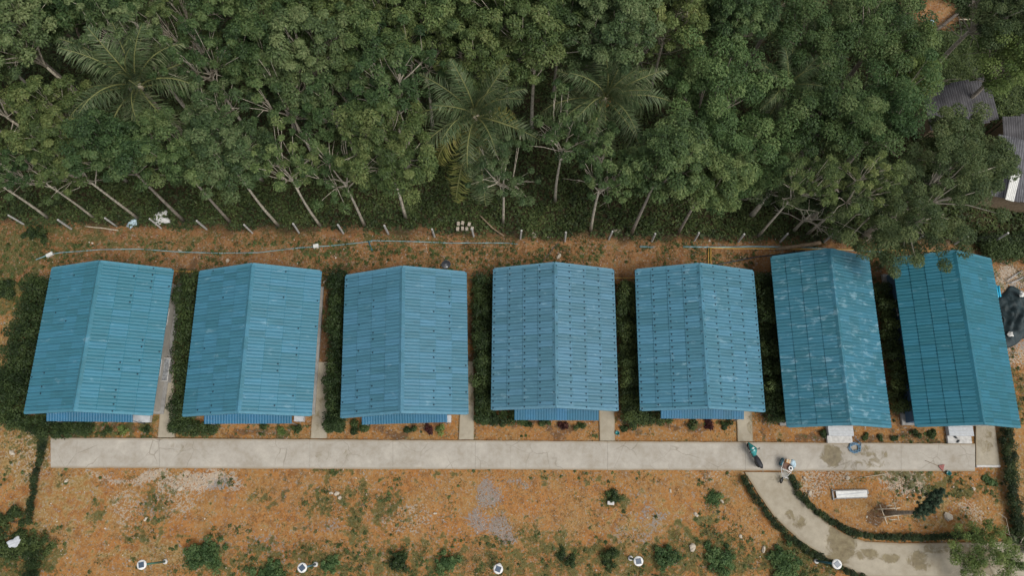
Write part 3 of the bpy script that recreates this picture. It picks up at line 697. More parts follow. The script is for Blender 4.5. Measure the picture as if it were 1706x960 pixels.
for ri, (rn, y0) in enumerate(rows):
    x = -41.5 + 1.9 * (ri % 2); k = 0
    while x < (16 if ri < 2 else 20):
        yy = y0 + random.uniform(-.8, .8); xx = x + random.uniform(-.7, .7); x += 3.75
        hp = Vector((xx * 55 / 46, yy * 55 / 46))
        if any((Vector((xx, yy)) - Vector((q.x, q.y))).length < 2.3 or (abs(xx - q.x) < 3.7 and -6.0 < yy - q.y < 2.2) for q in PXY): continue
        if any((Vector((xx, yy)) - Vector((q.x, q.y))).length < r + .8 for q, r in BXY): continue
        v = random.choice([0, 1, 2, 3, 4, 0, 1, 2, 3, 4, 5, 6, 7, 8, 9, 10])
        plant_tree(xx, yy, v, random.uniform(.9, 1.16), '%s rubber tree, %s from the left in the %s row behind the fence' % (SHADE[v], NTH[k], rn), rt, lean=(random.uniform(-.04, .04), random.uniform(-.04, .04)))
        k += 1
for k, (px, py, hc, R, Hc, lm, lab, ls) in enumerate(BIG):
    rng = np.random.default_rng(900 + k); c = P(px, py, hc); zb = hc - Hc * .5
    r = empty('broadleaf_tree', (c.x, c.y, gz1(c.x, c.y)), 0, lab, 'tree')
    fine = lm is LEAF_F
    n = int(9 * R ** 1.55) if not fine else int(11 * R ** 1.6)
    # several lobes make an uneven outline
    lob = [(rng.normal(size=3) * np.array([R * .45, R * .45, Hc * .12]), rng.uniform(.5, .72)) for _ in range(6)]
    if k == 1: lob += [(np.array([-1.5, -3.5, -1.4]), .34)]
    puf = []; tr_ = 0
    while len(puf) < n and tr_ < 20000:
        tr_ += 1
        o, s_ = lob[rng.integers(len(lob))]; d = nrm(rng.normal(size=(1, 3)))[0] * rng.uniform(.45, 1.0)
        q_ = o + d * np.array([R * s_, R * s_, Hc * .5 * (.6 + s_ * .4)])
        if np.hypot(q_[0], q_[1]) > R * (1.25 if k == 1 else 1) or q_[2] < -Hc * .42: continue
        if any(np.linalg.norm(q_ - e) < (.62 if fine else .72) for e in puf): continue
        puf.append(q_)
    puf = np.array(puf) + np.array([0, 0, hc])
    rad = rng.uniform(.42, .85, len(puf)) * (.85 if fine else 1.0)
    q, ti = puff_leaves(puf, rad, 360 if not fine else 420, ls, rng, squash=.75 if not fine else .6, fill=.4, asp=.45)
    inst('crown', quad_mesh('crown', q, len(ti), lm, ti), r)
    bk = BARK_P if fine else BARK
    sub = puf[rng.permutation(len(puf))[:min(len(puf), 46)]]
    inst('branches', branch_mesh('branches', rng, sub, zb - .2, .07 + .03 * R, bk, 6, 7), r)
    inst('trunk', trunk_mesh(rng, zb, .10 + .035 * R, bk), r)

# leafless trees among the canopy
for k, (px, py, hc, lab) in enumerate(((1078, 60, 8.5, 'leafless forked tree showing bare limbs at the top, right of centre'), (1362, 345, 4.6, 'pale leafless branches behind the sixth roof at the forest edge'), (330, 215, 7.0, 'leafless pale twigs between the left palm and the front trees'))):
    rng = np.random.default_rng(640 + k); c = P(px, py, hc); r = empty('bare_tree', (c.x, c.y, gz1(c.x, c.y)), 0, lab, 'tree')
    tips = np.stack([rng.normal(size=15) * 1.5, rng.normal(size=15) * 1.3, hc + rng.uniform(-.2, 2.4, 15)], -1)
    inst('branches', branch_mesh('branches', rng, tips, hc - 2.2, .10, BARK_P if k else BARK, 5, 4), r); inst('trunk', trunk_mesh(rng, hc - 2.0, .12, BARK_P if k else BARK), r)

# palms
def frond_mesh(rng, L, mat, curl, dead=False):
    mb = MB(); n = 26; pts = []
    for k in range(n + 1):
        t = k / n; a = .95 - curl * t ** 1.3
        if k == 0: p = Vector((0, 0, 0))
        else: p = pts[-1] + Vector((math.cos(a), rng.normal() * .01, math.sin(a))) * (L / n)
        pts.append(p)
    mb.tube(pts, [.065 * (1 - .85 * k / n) for k in range(n + 1)], 4, m=1, cap=False)
    for k in range(4, n + 1):
        for rep in (0, .5):
            t = (k - rep) / n; p = pts[k].lerp(pts[k - 1], rep)
            tg = (pts[k] - pts[k - 1]).normalized()
            for sgn in (-1, 1):
                if rng.random() < .06: continue
                ll = L * .25 * math.sin(PI * (.12 + .84 * t)) ** .7 * rng.uniform(.75, 1.12)
                side = Vector((0, sgn, 0))
                d = (tg * rng.uniform(.35, .8) + side * .8 + Vector((0, 0, .10 - .35 * t)) + Vector(rng.normal(size=3) * .09)).normalized()
                s = tg * .031; e1 = p + d * ll * .55; e2 = p + d * ll + Vector((0, 0, -.32 * ll))
                mb.add([p - s * .6, p + s * .6, e1 + s, e1 - s, e2], [(0, 1, 2, 3), (3, 2, 4)], 0)
    me = mb.mesh('frond', [mat, RACHIS])
    a = me.attributes.new('tint', 'FLOAT', 'FACE'); a.data.foreach_set('value', np.clip(rng.normal(.5, .2, len(me.polygons)), 0, 1).astype(np.float32))
    return me
RACHIS = simple('palm_rachis', (.17, .18, .065), .6, .2, 5)
FR = [frond_mesh(np.random.default_rng(60 + k), 4.1, LEAF_P, c) for k, c in enumerate((.8, 1.2, 1.6, 2.0))]
FRH = [frond_mesh(np.random.default_rng(90 + k), 4.3, m_, 1.0) for k, m_ in enumerate((LEAF_P, LEAF_PY))]
FRY = [frond_mesh(np.random.default_rng(80 + k), 3.9, LEAF_PY, c) for k, c in enumerate((1.9, 2.2))]
PLAB = ['tall coconut palm in the upper left of the canopy', 'coconut palm left of centre with yellowing fronds hanging down to the fence', 'coconut palm with upright fronds left of the big spreading tree',
        'half hidden palm right of the big spreading tree', 'palm crown at the top edge right of centre']
for k, (px, py, hc, sc) in enumerate(PALMS):
    rng = random.Random(k); c = P(px, py, hc); z0 = gz1(c.x, c.y)
    r = empty('coconut_palm', (c.x, c.y, z0), 0, PLAB[k], 'palm tree', 'coconut palms standing among the rubber trees')
    pts = [(.25 * math.sin(t * 3 + k) * (1 - t), .3 * (1 - t) * t, t * hc) for t in [j / 10 for j in range(11)]]
    MB().tube(pts, [.2] + [.15 - .004 * j for j in range(10)], 9).build('trunk', BARK, r)
    b = MB().blob((0, 0, hc + .1), (.3, .3, .45), k, 8, 5, .1).build('crown_heart', WOODP, r)
    nfr = 24
    for j in range(nfr):
        t = j / nfr; az = j * 2.399963 + rng.uniform(-.2, .2)
        up = 1.25 - 1.5 * t
        mesh_ = FR[min(3, int(t * 4))] if not (k == 1 and j >= nfr - 4) else FRY[j % 2]
        inst('frond', mesh_, r, (0, 0, hc + .25 - .3 * t), (rng.uniform(-.25, .25), -(up - .62), az), (sc * rng.uniform(.85, 1.1),) * 3)
    if k == 1:
        for az, tl, hh in ((-PI / 2 - .32, 1.15, 1), (-PI / 2 + .03, 1.2, 0), (-PI / 2 + .12, 1.1, 0)):
            inst('frond', FRH[hh], r, (0, 0, hc - .1), (0, tl, az), (sc * 1.2,) * 3)
    for j in range(6):
        a = j * 1.05; MB().blob((.3 * math.cos(a), .3 * math.sin(a), hc - .25), (.13, .13, .16), j, 8, 5, .05).build('coconut', ORANGE if k == 2 else LEAF_P, r)

# ------------------------------------------------------------------ undergrowth and grass (stuff)
def scatter(n, x0, x1, y0, y1, rng, dens=None):
    x = rng.uniform(x0, x1, n); y = rng.uniform(y0, y1, n)
    if dens is not None:
        k = rng.random(n) < dens(x, y); x, y = x[k], y[k]
    return x, y
rng = np.random.default_rng(4)
CLR = [(1560, 25, 42, 30, 1.)]
def fdens(x, y):
    d = y - (FL0.y + (FL1.y - FL0.y) * (x - FL0.x) / (FL1.x - FL0.x))
    m = sstep(-.15, .5, d + (vnoise(x, y, .9, 51) - .5) * 1.3)
    return m * (.5 + .5 * sstep(.3, .6, vnoise(x, y, .45, 50))) * np.where(y < 27, 1, .8) * (1 - patches(x, y, CLR))
x, y = scatter(260000, -44, 44, 19.6, 44, rng, fdens)
hum = vnoise(x, y, .8, 53) ** 2 * (1.0 + 1.2 * sstep(23, 26, y)) + .05
z = gz(x, y) + hum * rng.uniform(.2, 1, len(x)); n_ = len(x)
q = leaf_quads(np.stack([x, y, z], -1), np.array([0, 0, 1.]) + rng.normal(size=(n_, 3)) * .5, rng.normal(size=(n_, 3)), rng.uniform(.16, .36, n_), rng.uniform(.08, .17, n_))
ti = np.clip(vnoise(x, y, .6, 55) * .8 + rng.normal(size=n_) * .18 + .05, 0, 1)
tag(inst('undergrowth', quad_mesh('undergrowth', q, n_, LEAF_U, ti)), 'dark green low undergrowth covering the forest floor behind the fence', 'undergrowth', kind='stuff')
# vine covered slope at the upper right
c = P(1625, 120); x, y = scatter(26000, c.x - 4.5, c.x + 5.5, c.y - 4.5, c.y + 3.0, rng, lambda x, y: .3 + .7 * vnoise(x, y, .5, 60))
z = .3 + vnoise(x, y, .35, 61) * 2.0 + (y - c.y) * .08; n_ = len(x)
q = leaf_quads(np.stack([x, y, z], -1), np.array([0, 0, 1.]) + rng.normal(size=(n_, 3)) * .4, rng.normal(size=(n_, 3)) + np.array([0, -1, -.6]), rng.uniform(.16, .34, n_), rng.uniform(.09, .18, n_))
tag(inst('vines', quad_mesh('vines', q, n_, LEAF_U, np.clip(rng.normal(.5, .2, n_), 0, 1))), 'dark creeping vines draped over the slope at the upper right', 'vines', kind='stuff')

def on_concrete(x, y):
    m = np.zeros(len(x), bool)
    a, b = P(86, 730), P(1623, 786); m |= (x > a.x) & (x < b.x + 1.6) & (y < a.y - .0 - (x - a.x) * .006) & (y > b.y + .25 - (x - a.x) * .004 )
    for i, h in enumerate(HOUSES): m |= (abs(x - h[0]) < h[3] / 2 - .5) & (abs(y - h[1]) < h[4] / 2 - .3)
    # driveway
    L_ = resample([P(*q) for q in DR_L], 60); R_ = resample([P(*q) for q in DR_R], 60); C_ = (L_ + R_) / 2; hw_ = np.linalg.norm(L_ - R_, axis=1) / 2
    for k in range(60): m |= np.hypot(x - C_[k, 0], y - C_[k, 1]) < hw_[k] - .05
    for A in ((264, 292), (518, 546), (766, 790), (998, 1024), (1226, 1253)):
        p0, p1 = P(A[0], 700), P(A[1], 700); m |= (x > p0.x) & (x < p1.x) & (y > 5.4) & (y < 11)
    return m
LEAF_G = leafmat('grass_blade', (.045, .055, .016), (.085, .105, .030), (.15, .16, .06), .2, 0)
LEAF_S = leafmat('straw_blade', (.12, .07, .027), (.23, .145, .058), (.38, .29, .15), .1, 0)
def blades(name, n, dens, mat, ln, wd, seed, label, up=.5):
    rng = np.random.default_rng(seed); x, y = scatter(n, -42, 42, -6, 22, rng, dens)
    k = ~on_concrete(x, y); x, y = x[k], y[k]; m_ = len(x)
    l_ = rng.uniform(*ln, m_); d = rng.normal(size=(m_, 3)); d[:, 2] = np.abs(d[:, 2]) * up; d = nrm(d)
    c = np.stack([x, y, gz(x, y) + .02], -1) + d * l_[:, None] * .45
    nn = np.array([0, 0, 1.]) + rng.normal(size=(m_, 3)) * .4
    q = leaf_quads(c, nn, d, l_, rng.uniform(*wd, m_))
    t = np.clip(vnoise(x, y, .9, seed) * .9 + rng.normal(size=m_) * .17, 0, 1)
    return tag(inst(name, quad_mesh(name, q, m_, mat, t)), label, name.replace('_', ' '), kind='stuff')
def d_straw(x, y): return .08 + .5 * sstep(.45, .68, vnoise(x, y, .8, 71, 4)) * (1 - .6 * patches(x, y, GREY_P)) - .4 * fd(x, y)
def fd(x, y): return sstep(0, .8, y - (FL0.y + (FL1.y - FL0.y) * (x - FL0.x) / (FL1.x - FL0.x)))
def d_green(x, y): return (patches(x, y, GREEN_P) * .9 * sstep(.35, .6, vnoise(x, y, 1.3, 73, 3)) + .35 * sstep(.60, .72, vnoise(x, y, .9, 74, 4)) + 0.75 * sstep(15.5, 17, y) * sstep(.46, .62, vnoise(x, y, .7, 75, 3))) * (1 - .6 * fd(x, y))
blades('dry_grass', 230000, d_straw, LEAF_S, (.10, .24), (.015, .035), 81, 'dry straw coloured grass lying over the orange soil', .35)
blades('grass', 240000, d_green, LEAF_G, (.12, .30), (.025, .05), 82, 'thin green grass and weeds in patches on the bare soil', .8)
# low broad weeds
rng = np.random.default_rng(84); x, y = scatter(17000, -40, 40, -5, 20, rng, lambda x, y: np.clip(d_green(x, y) * .8, 0, 1)); k = ~on_concrete(x, y); x, y = x[k], y[k]
cen = np.stack([x, y, gz(x, y) + .03], -1); q, ti = puff_leaves(cen, rng.uniform(.05, .15, len(x)) * (1 + (rng.random(len(x)) > .85) * 1.4), 22, .13, rng, squash=.6, updir=.7)
tag(inst('weeds', quad_mesh('weeds', q, len(ti), leafmat('weed_leaf', (.03, .045, .014), (.06, .095, .026), (.11, .15, .045), .2, 0), ti)), 'small green weeds dotted over the bare orange ground', 'weeds', kind='stuff')
# gravel
rng = np.random.default_rng(86)
def d_peb(x, y): return np.clip(.12 + .25 * sstep(15.5, 17, y) + .8 * patches(x, y, PALE_P) + .5 * patches(x, y, GREY_P) + .35 * sstep(.55, .7, vnoise(x, y, .5, 77, 3)), 0, 1) * (1 - fd(x, y))
x, y = scatter(19000, -40, 40, -5, 20.5, rng, d_peb); k = ~on_concrete(x, y); x, y = x[k], y[k]; m_ = len(x)
s = rng.uniform(.018, .06, m_) * (1 + (rng.random(m_) > .95) * .9)
dirs = np.array([[1, 0, 0], [0, 1, 0], [-1, 0, 0], [0, -1, 0]], float); rz = rng.uniform(0, 6.28, m_)
cs, sn = np.cos(rz)[:, None], np.sin(rz)[:, None]
rr = s[:, None] * rng.uniform(.6, 1.25, (m_, 4))
bx = np.stack([dirs[None, :, 0] * cs - dirs[None, :, 1] * sn, dirs[None, :, 0] * sn + dirs[None, :, 1] * cs], -1) * rr[..., None]
cz = gz(x, y); low = np.concatenate([bx + np.stack([x, y], -1)[:, None], np.broadcast_to((cz - .01)[:, None, None], (m_, 4, 1))], -1)
top = np.concatenate([bx * .55 + np.stack([x, y], -1)[:, None], np.broadcast_to((cz + s * .7)[:, None, None], (m_, 4, 1))], -1)
qs = [np.stack([top[:, 0], top[:, 1], top[:, 2], top[:, 3]], 1)] + [np.stack([low[:, j], low[:, (j + 1) % 4], top[:, (j + 1) % 4], top[:, j]], 1) for j in range(4)]
q = np.stack(qs, 1).reshape(-1, 3); tt = np.repeat(np.clip(rng.normal(.5, .25, m_), 0, 1), 5)
mm = NT('gravel_stone'); mm.base(mm.ramp(mm.attr('tint'), [(.1, (.16, .12, .09)), (.5, (.34, .27, .20)), (.9, (.58, .53, .46))]), .9, .15)
tag(inst('gravel', quad_mesh('gravel', q, m_ * 5, mm.mat, tt)), 'small pale stones and gravel strewn over the soil', 'gravel', kind='stuff')

# ------------------------------------------------------------------ hedges, shrubs and plants
def hedge(name, pts, wid, hgt, leaf, per_m, lsize, label, seed, cat='hedge', group=None, jag=.4):
    rng = np.random.default_rng(seed); poly = resample([P(*q) for q in pts], 200); Ls = np.linalg.norm(np.diff(poly, axis=0), axis=1).sum()
    n = max(4, int(Ls * per_m)); t = np.linspace(0, 199, n); ix = t.astype(int)
    ctr = poly[ix]; tang = nrm(poly[np.minimum(ix + 2, 199)] - poly[np.maximum(ix - 2, 0)]); nor = np.stack([-tang[:, 1], tang[:, 0]], -1)
    c0 = ctr[0]; root = empty(name, (c0[0], c0[1], gz1(*c0)), 0, label, cat, group)
    cen = []; rad = []
    lanes = max(1, int(round(wid / .45)))
    for k in range(n):
        hh = hgt * rng.uniform(1 - jag, 1 + jag * .6)
        for l in range(lanes):
            off = 0 if lanes == 1 else (l / (lanes - 1) - .5) * (wid - .4) + rng.normal() * .08
            lev = [.3, .62, 1.0] if hgt > 1.2 else [.45, 1.0]
            for z in lev:
                cen.append((ctr[k, 0] + nor[k, 0] * off - c0[0] + rng.normal() * .06, ctr[k, 1] + nor[k, 1] * off - c0[1] + rng.normal() * .06, hh * z - .15 * abs(off) - (.22 if z == 1 else 0)))
                rad.append(rng.uniform(.75, 1.15) * (min(.42, wid * .5) if hgt > 1.2 else wid * .42))
    q, ti = puff_leaves(np.array(cen), np.array(rad), 170 if hgt < 1.2 else 120, lsize * .8, rng, squash=.9, updir=.55)
    inst('foliage', quad_mesh('foliage', q, len(ti), leaf, ti), root)
    st = MB()
    for k in range(0, n, 2):
        st.tube([(ctr[k, 0] - c0[0], ctr[k, 1] - c0[1], -.1), (ctr[k, 0] - c0[0] + rng.normal() * .05, ctr[k, 1] - c0[1], hgt * .6)], [.03, .015], 5)
    st.build('stems', BARK_D, root)
    return root
hg = 'tall hedges in the gaps between the houses'
hedge('hedge', [(84, 478), (58, 560), (38, 640), (24, 700)], 2.0, 2.1, LEAF_D, 1.7, .20, 'wide dark hedge along the left side of the leftmost house', 1, group=hg)
hedge('hedge', [(24, 700), (90, 716), (150, 716)], .9, .8, LEAF_D, 2, .17, 'low dark shrubs below the front corner of the leftmost roof', 2)
hedge('hedge', [(326, 466), (319, 560), (313, 640), (308, 712)], 1.1, 1.9, LEAF_D, 1.7, .20, 'tall hedge between the leftmost and second houses', 3, group=hg)
hedge('hedge', [(570, 470), (569, 560), (567, 640), (564, 712)], 1.15, 1.9, LEAF_D, 1.7, .20, 'tall hedge between the second and third houses', 4, group=hg)
hedge('hedge', [(806, 475), (807, 560), (809, 640), (811, 700)], 1.2, 1.9, LEAF_D, 1.7, .20, 'tall hedge between the third and fourth houses', 5, group=hg)
hedge('hedge', [(1040, 485), (1044, 560), (1048, 640), (1052, 700)], 1.3, 1.8, LEAF_D, 1.7, .20, 'tall hedge between the fourth and fifth houses', 6, group=hg)
hedge('hedge', [(1268, 470), (1276, 560), (1284, 640), (1290, 696)], 1.3, 1.7, LEAF_D, 1.7, .20, 'tall hedge between the fifth and sixth houses', 7, group=hg)
hedge('hedge', [(1462, 485), (1474, 560), (1486, 640), (1492, 680)], .9, 1.5, LEAF_D, 1.5, .20, 'thin shaded hedge between the sixth and rightmost houses', 8, group=hg)
hedge('hedge', [(296, 712), (360, 716)], .8, .8, LEAF_D, 2, .17, 'low shrubs below the front left corner of the second roof', 9)
hedge('hedge', [(552, 712), (610, 712)], .7, .8, LEAF_D, 2, .17, 'low shrubs below the front left corner of the third roof', 10)
hedge('hedge', [(808, 700), (868, 697)], .8, .9, LEAF_D, 2, .17, 'low shrubs below the front left corner of the fourth roof', 12)
hedge('hedge', [(1050, 702), (1112, 694)], .8, .9, LEAF_D, 2, .17, 'low shrubs below the front left corner of the fifth roof', 13)
hedge('hedge', [(79, 722), (72, 760), (63, 800), (55, 845), (50, 868)], .56, .72, LEAF_H, 3.0, .13, 'narrow clipped hedge beside the left end of the concrete road', 14, jag=.15)
hedge('hedge', [(1672, 716), (1674, 760), (1680, 810), (1686, 850), (1690, 880)], .7, .85, LEAF_H, 2.6, .14, 'narrow dark hedge along the right side past the road end', 15, jag=.2)
hedge('hedge', [(1236, 798), (1260, 835), (1287, 872), (1318, 900), (1362, 928), (1405, 950), (1440, 966)], .52, .62, LEAF_H, 3.0, .12, 'low hedge on the outer left edge of the curved driveway', 16, jag=.15)
hedge('hedge', [(1318, 797), (1326, 818), (1346, 842), (1378, 866), (1406, 884), (1440, 893), (1500, 897), (1560, 895), (1625, 893)], .56, .66, LEAF_H, 3.0, .13, 'low hedge on the inner edge of the curved driveway', 17, jag=.2)
hedge('hedge', [(60, 925), (56, 975)], .8, .9, LEAF_D, 2.2, .14, 'short dark hedge stub in the bottom left corner', 18, jag=.2)
hedge('hedge', [(1640, 418), (1706, 412), (1760, 410)], 1.6, 1.1, LEAF_U, 1.7, .22, 'dark green thicket along the fence right of the last roof', 19)

def bush(px, py, r, h, leaf, label, seed, name='bush', cat='bush', group=None, ls=.16, per=90):
    rng = np.random.default_rng(seed + 3000); c = G(px, py); root = empty(name, c, 0, label, cat, group)
    n = max(7, int(24 * (r / .8) ** 1.6)); k_ = int(rng.integers(3, 6)); la = rng.uniform(0, 6.28, k_); lr = rng.uniform(.15, .75, k_); lh = rng.uniform(.45, 1.0, k_)
    li = rng.integers(0, k_, n); off = rng.normal(size=(n, 2)) * .24
    cen = np.stack([r * (lr[li] * np.cos(la[li]) * 1.15 + off[:, 0]), r * (lr[li] * np.sin(la[li]) * .9 + off[:, 1]), h * lh[li] * rng.uniform(.25, .95, n)], -1)
    cen[:, 2] *= .75
    q, ti = puff_leaves(cen, rng.uniform(.09, .30, n) * (r / .8) ** .4, per, ls, rng, squash=.85, updir=.5, fill=.6)
    inst('foliage', quad_mesh('foliage', q, len(ti), leaf, ti), root)
    st = MB()
    for k in range(min(n, 9)): st.tube([(0, 0, -.08), tuple(cen[k] * .5), tuple(cen[k])], [.03, .02, .01], 4, cap=False)
    st.build('stems', BARK_D, root); return root
BUSH = [(348, 940, 1.45, 1.5, LEAF_B, 'large green bush right of the leftmost solar lamp'), (452, 950, 1.5, 1.0, LEAF_B, 'low sprawling bush just left of the second solar lamp'), (560, 942, .7, .6, LEAF_B, 'small green bush right of the second solar lamp'),
        (664, 932, .8, 1.1, LEAF_D, 'round dark bush at the bottom, midway between second and third lamps'), (750, 938, .85, 1.0, LEAF_B, 'loose green bush at the bottom left of the third solar lamp'), (943, 929, .55, .7, LEAF_D, 'small round bush at the bottom, first to the right of the middle solar lamp'),
        (1020, 928, .8, 1.1, LEAF_D, 'dark green bush just left of the fourth solar lamp'), (1108, 926, .95, 1.1, LEAF_B, 'bright green bush just right of the fourth solar lamp'), (1195, 932, 1.2, .8, LEAF_B, 'wide straggly bush at the bottom between fourth and fifth lamps'),
        (1300, 940, 1.6, .8, LEAF_B, 'spreading green bush left of the fifth solar lamp'), (30, 920, 1.9, .9, LEAF_D, 'spreading bush in the bottom left corner beside a white sheet'), (14, 870, 1.2, .9, LEAF_D, 'dark shrub at the left edge above the white sheet'),
        (1020, 828, .6, .28, LEAF_D, 'isolated weed bush on the orange field with a grey block in it'), (1190, 833, .62, .35, LEAF_B, 'isolated green weed bush on the field near the driveway hedge'), (24, 650, 1.5, 1.1, LEAF_D, 'shrub bulging from the left hedge of the leftmost house'),
        (14, 490, 1.2, .8, LEAF_D, 'dark shrub at the left edge behind the leftmost house'), (60, 390, .9, .6, LEAF_D, 'small shrub near the left end of the fence'), (90, 700, .9, .8, LEAF_D, 'shrub under the front left corner of the leftmost roof'),
        (1700, 900, 1.0, .9, LEAF_F, 'pale bush in the bottom right corner below the hedge'), (1650, 800, .5, .4, LEAF_B, 'small weed bush below the end of the concrete landing')]
for k, (px, py, r, h, lm, lab) in enumerate(BUSH): bush(px, py, r, h, lm, lab, k)
BED = [(0, 180, 718, 'd'), (0, 205, 720, 'g'), (0, 246, 715, 'd'), (1, 442, 716, 'd'), (1, 492, 713, 'd'), (1, 470, 720, 'g'), (2, 686, 716, 'd'), (2, 715, 718, 'r'), (2, 736, 717, 'g'), (3, 880, 711, 'd'), (3, 908, 709, 'd'), (3, 940, 712, 'r'), (3, 968, 711, 'd'),
       (4, 1155, 707, 'd'), (4, 1180, 706, 'r'), (4, 1206, 708, 'd'), (4, 1036, 716, 'd'), (5, 1372, 722, 'd'), (5, 1440, 728, 'd'), (5, 1467, 729, 'd'), (5, 1490, 730, 'd'), (6, 1556, 726, 'd'), (6, 1530, 724, 'd')]
cnt = {}
for k, (hi, px, py, kd) in enumerate(BED):
    key = (hi, kd); cnt[key] = cnt.get(key, 0) + 1
    word = {'d': 'dark green', 'g': 'bright green', 'r': 'dark red'}[kd]
    tot = sum(1 for b in BED if b[0] == hi and b[3] == kd)
    pos = '' if tot == 1 else ', %s from the left,' % NTH[sorted(b[1] for b in BED if b[0] == hi and b[3] == kd).index(px)]
    small = hi >= 5 and px > 1400 and hi == 5
    bush(px, py, .22 if small else .42, .3 if small else .55, {'d': LEAF_D, 'g': LEAF_Y, 'r': LEAF_R}[kd], '%s bed plant%s before the %s blue house' % (word, pos, ORD[hi]), 100 + k, 'bed_plant', 'plant', 'plants in the front beds', .14, 70)
# light feathery tree in the bottom right corner
def corner_tree():
    rng = np.random.default_rng(71); c = P(1650, 935, 2.6); root = empty('young_tree', (c.x, c.y, gz1(c.x, c.y)), 0, 'light yellow green feathery tree over the driveway in the bottom right corner', 'tree')
    n = 85; a = rng.uniform(0, 6.28, n); d = 2.1 * np.sqrt(rng.random(n))
    cen = np.stack([d * np.cos(a) * 1.15, d * np.sin(a) * 1.0 + .3, 2.9 - d * .45 + rng.normal(size=n) * .35], -1)
    q, ti = puff_leaves(cen, rng.uniform(.22, .45, n), 170, .13, rng, squash=.7, asp=.35, fill=.6); inst('crown', quad_mesh('crown', q, len(ti), LEAF_Y, ti), root)
    inst('branches', branch_mesh('branches', rng, cen[:30], 1.2, .05, BARK_P, 5, 4), root); inst('trunk', trunk_mesh(rng, 1.3, .06, BARK_P), root)
corner_tree()
# bare branching shrub at the right edge
rng = np.random.default_rng(77); c = G(1692, 905); root = empty('bare_shrub', c, 0, 'leafless pale twiggy shrub at the bottom right edge', 'shrub')
tips = np.stack([rng.normal(size=16) * .9, rng.normal(size=16) * .9 + .5, rng.uniform(1.4, 2.6, 16)], -1)
inst('branches', branch_mesh('branches', rng, tips, .5, .05, BARK_P, 4, 3), root); inst('trunk', trunk_mesh(rng, .6, .05, BARK_P), root)
# leaning slender conifer held by a wooden brace
def conifer():
    rng = np.random.default_rng(33); b = G(1476, 855); root = empty('slender_tree', b, 0, 'slender dark feathery tree with a long bare trunk beside the wooden brace', 'tree')
    pts = [Vector((0, 0, -.1)), P(1505, 855, 2.6) - b, P(1530, 854, 4.5) - b, P(1545, 847, 5.4) - b, P(1558, 834, 6.1) - b, P(1566, 818, 6.6) - b]
    MB().tube(pts, [.17, .14, .10, .07, .05, .02], 8).build('trunk', BARK, root)
    cen = []; rad = []
    for k in range(190):
        t = rng.uniform(.0, 1) ; f = pts[2].lerp(pts[3], t * 3) if t < .33 else (pts[3].lerp(pts[4], (t - .33) * 3) if t < .66 else pts[4].lerp(pts[5], (t - .66) * 3))
        w_ = .38 * math.sin(PI * min(1, .15 + .85 * t)) ** .6 + .05
        cen.append(np.array(f) + rng.normal(size=3) * np.array([w_ * .55, w_ * .55, .2])); rad.append(rng.uniform(.08, .14))
    q, ti = puff_leaves(np.array(cen), np.array(rad), 120, .11, rng, squash=1, asp=.2, fill=.6, droop=-.4); inst('crown', quad_mesh('crown', q, len(ti), LEAF_N, ti), root)
conifer()
c = G(1472, 854); br = empty('wooden_brace', c, .1, 'square brace of weathered sticks round the base of the slender tree', 'brace')
for (x0, y0, x1, y1, z) in ((-.55, .55, -.35, -.75, .9), (.45, .62, .50, -.6, .9), (-.6, .25, .75, .2, .96), (-.5, -.28, .7, -.25, .96), (-.05, .4, .45, .4, .7), (-.05, -.5, .5, -.52, .7)):
    MB().tube([(x0, y0, z), (x1, y1, z)], .035, 6).build('crossbar', WOODP, br)
for (x0, y0) in ((-.5, .25), (.47, .2), (-.42, -.28), (.49, -.25)):
    MB().tube([(x0, y0, -.15), (x0, y0, 1.05)], .04, 6).build('stake', WOODP, br)

# ------------------------------------------------------------------ fence
fence = empty('wire_fence', (P(853, 392).x, P(853, 392).y, 0), 0, 'wire fence on thin leaning concrete posts along the forest edge', 'fence'); fo = fence.location
FP = [(40, 374), (118, 381), (194, 377), (268, 380), (344, 382), (420, 388), (498, 388), (572, 389), (647, 390), (724, 395), (789, 394), (867, 398), (941, 402), (1014, 399), (1086, 402), (1157, 401), (1230, 403), (1300, 403), (1372, 404), (1445, 405), (1518, 406), (1590, 407), (1648, 408), (1722, 408)]
FP = [(-36, 372)] + FP
pp = [G(*q) for q in FP]; tops = []
for k, p in enumerate(pp):
    e = p + Vector((random.uniform(-.07, .07), random.uniform(-.06, .06), 1.7 if k != 23 else 2.3)); tops.append(e)
    d = (e - p).to_track_quat('Z', 'Y').to_matrix()
    MB().box(p.lerp(e, .5) - fo, (.12, .12, (e - p).length + .3), rot=d, bev=.015).build('post', POSTC, fence)
for hgt in (.4, .8, 1.2, 1.55):
    b = MB()
    for k in range(len(pp) - 1):
        f = hgt / 1.7; A = pp[k].lerp(tops[k], f) - fo; B = pp[k + 1].lerp(tops[k + 1], f) - fo
        b.tube([A, A.lerp(B, .5) + Vector((0, 0, -.05)), B], .004, 4, cap=False)
    b.build('wire', DARKM, fence)

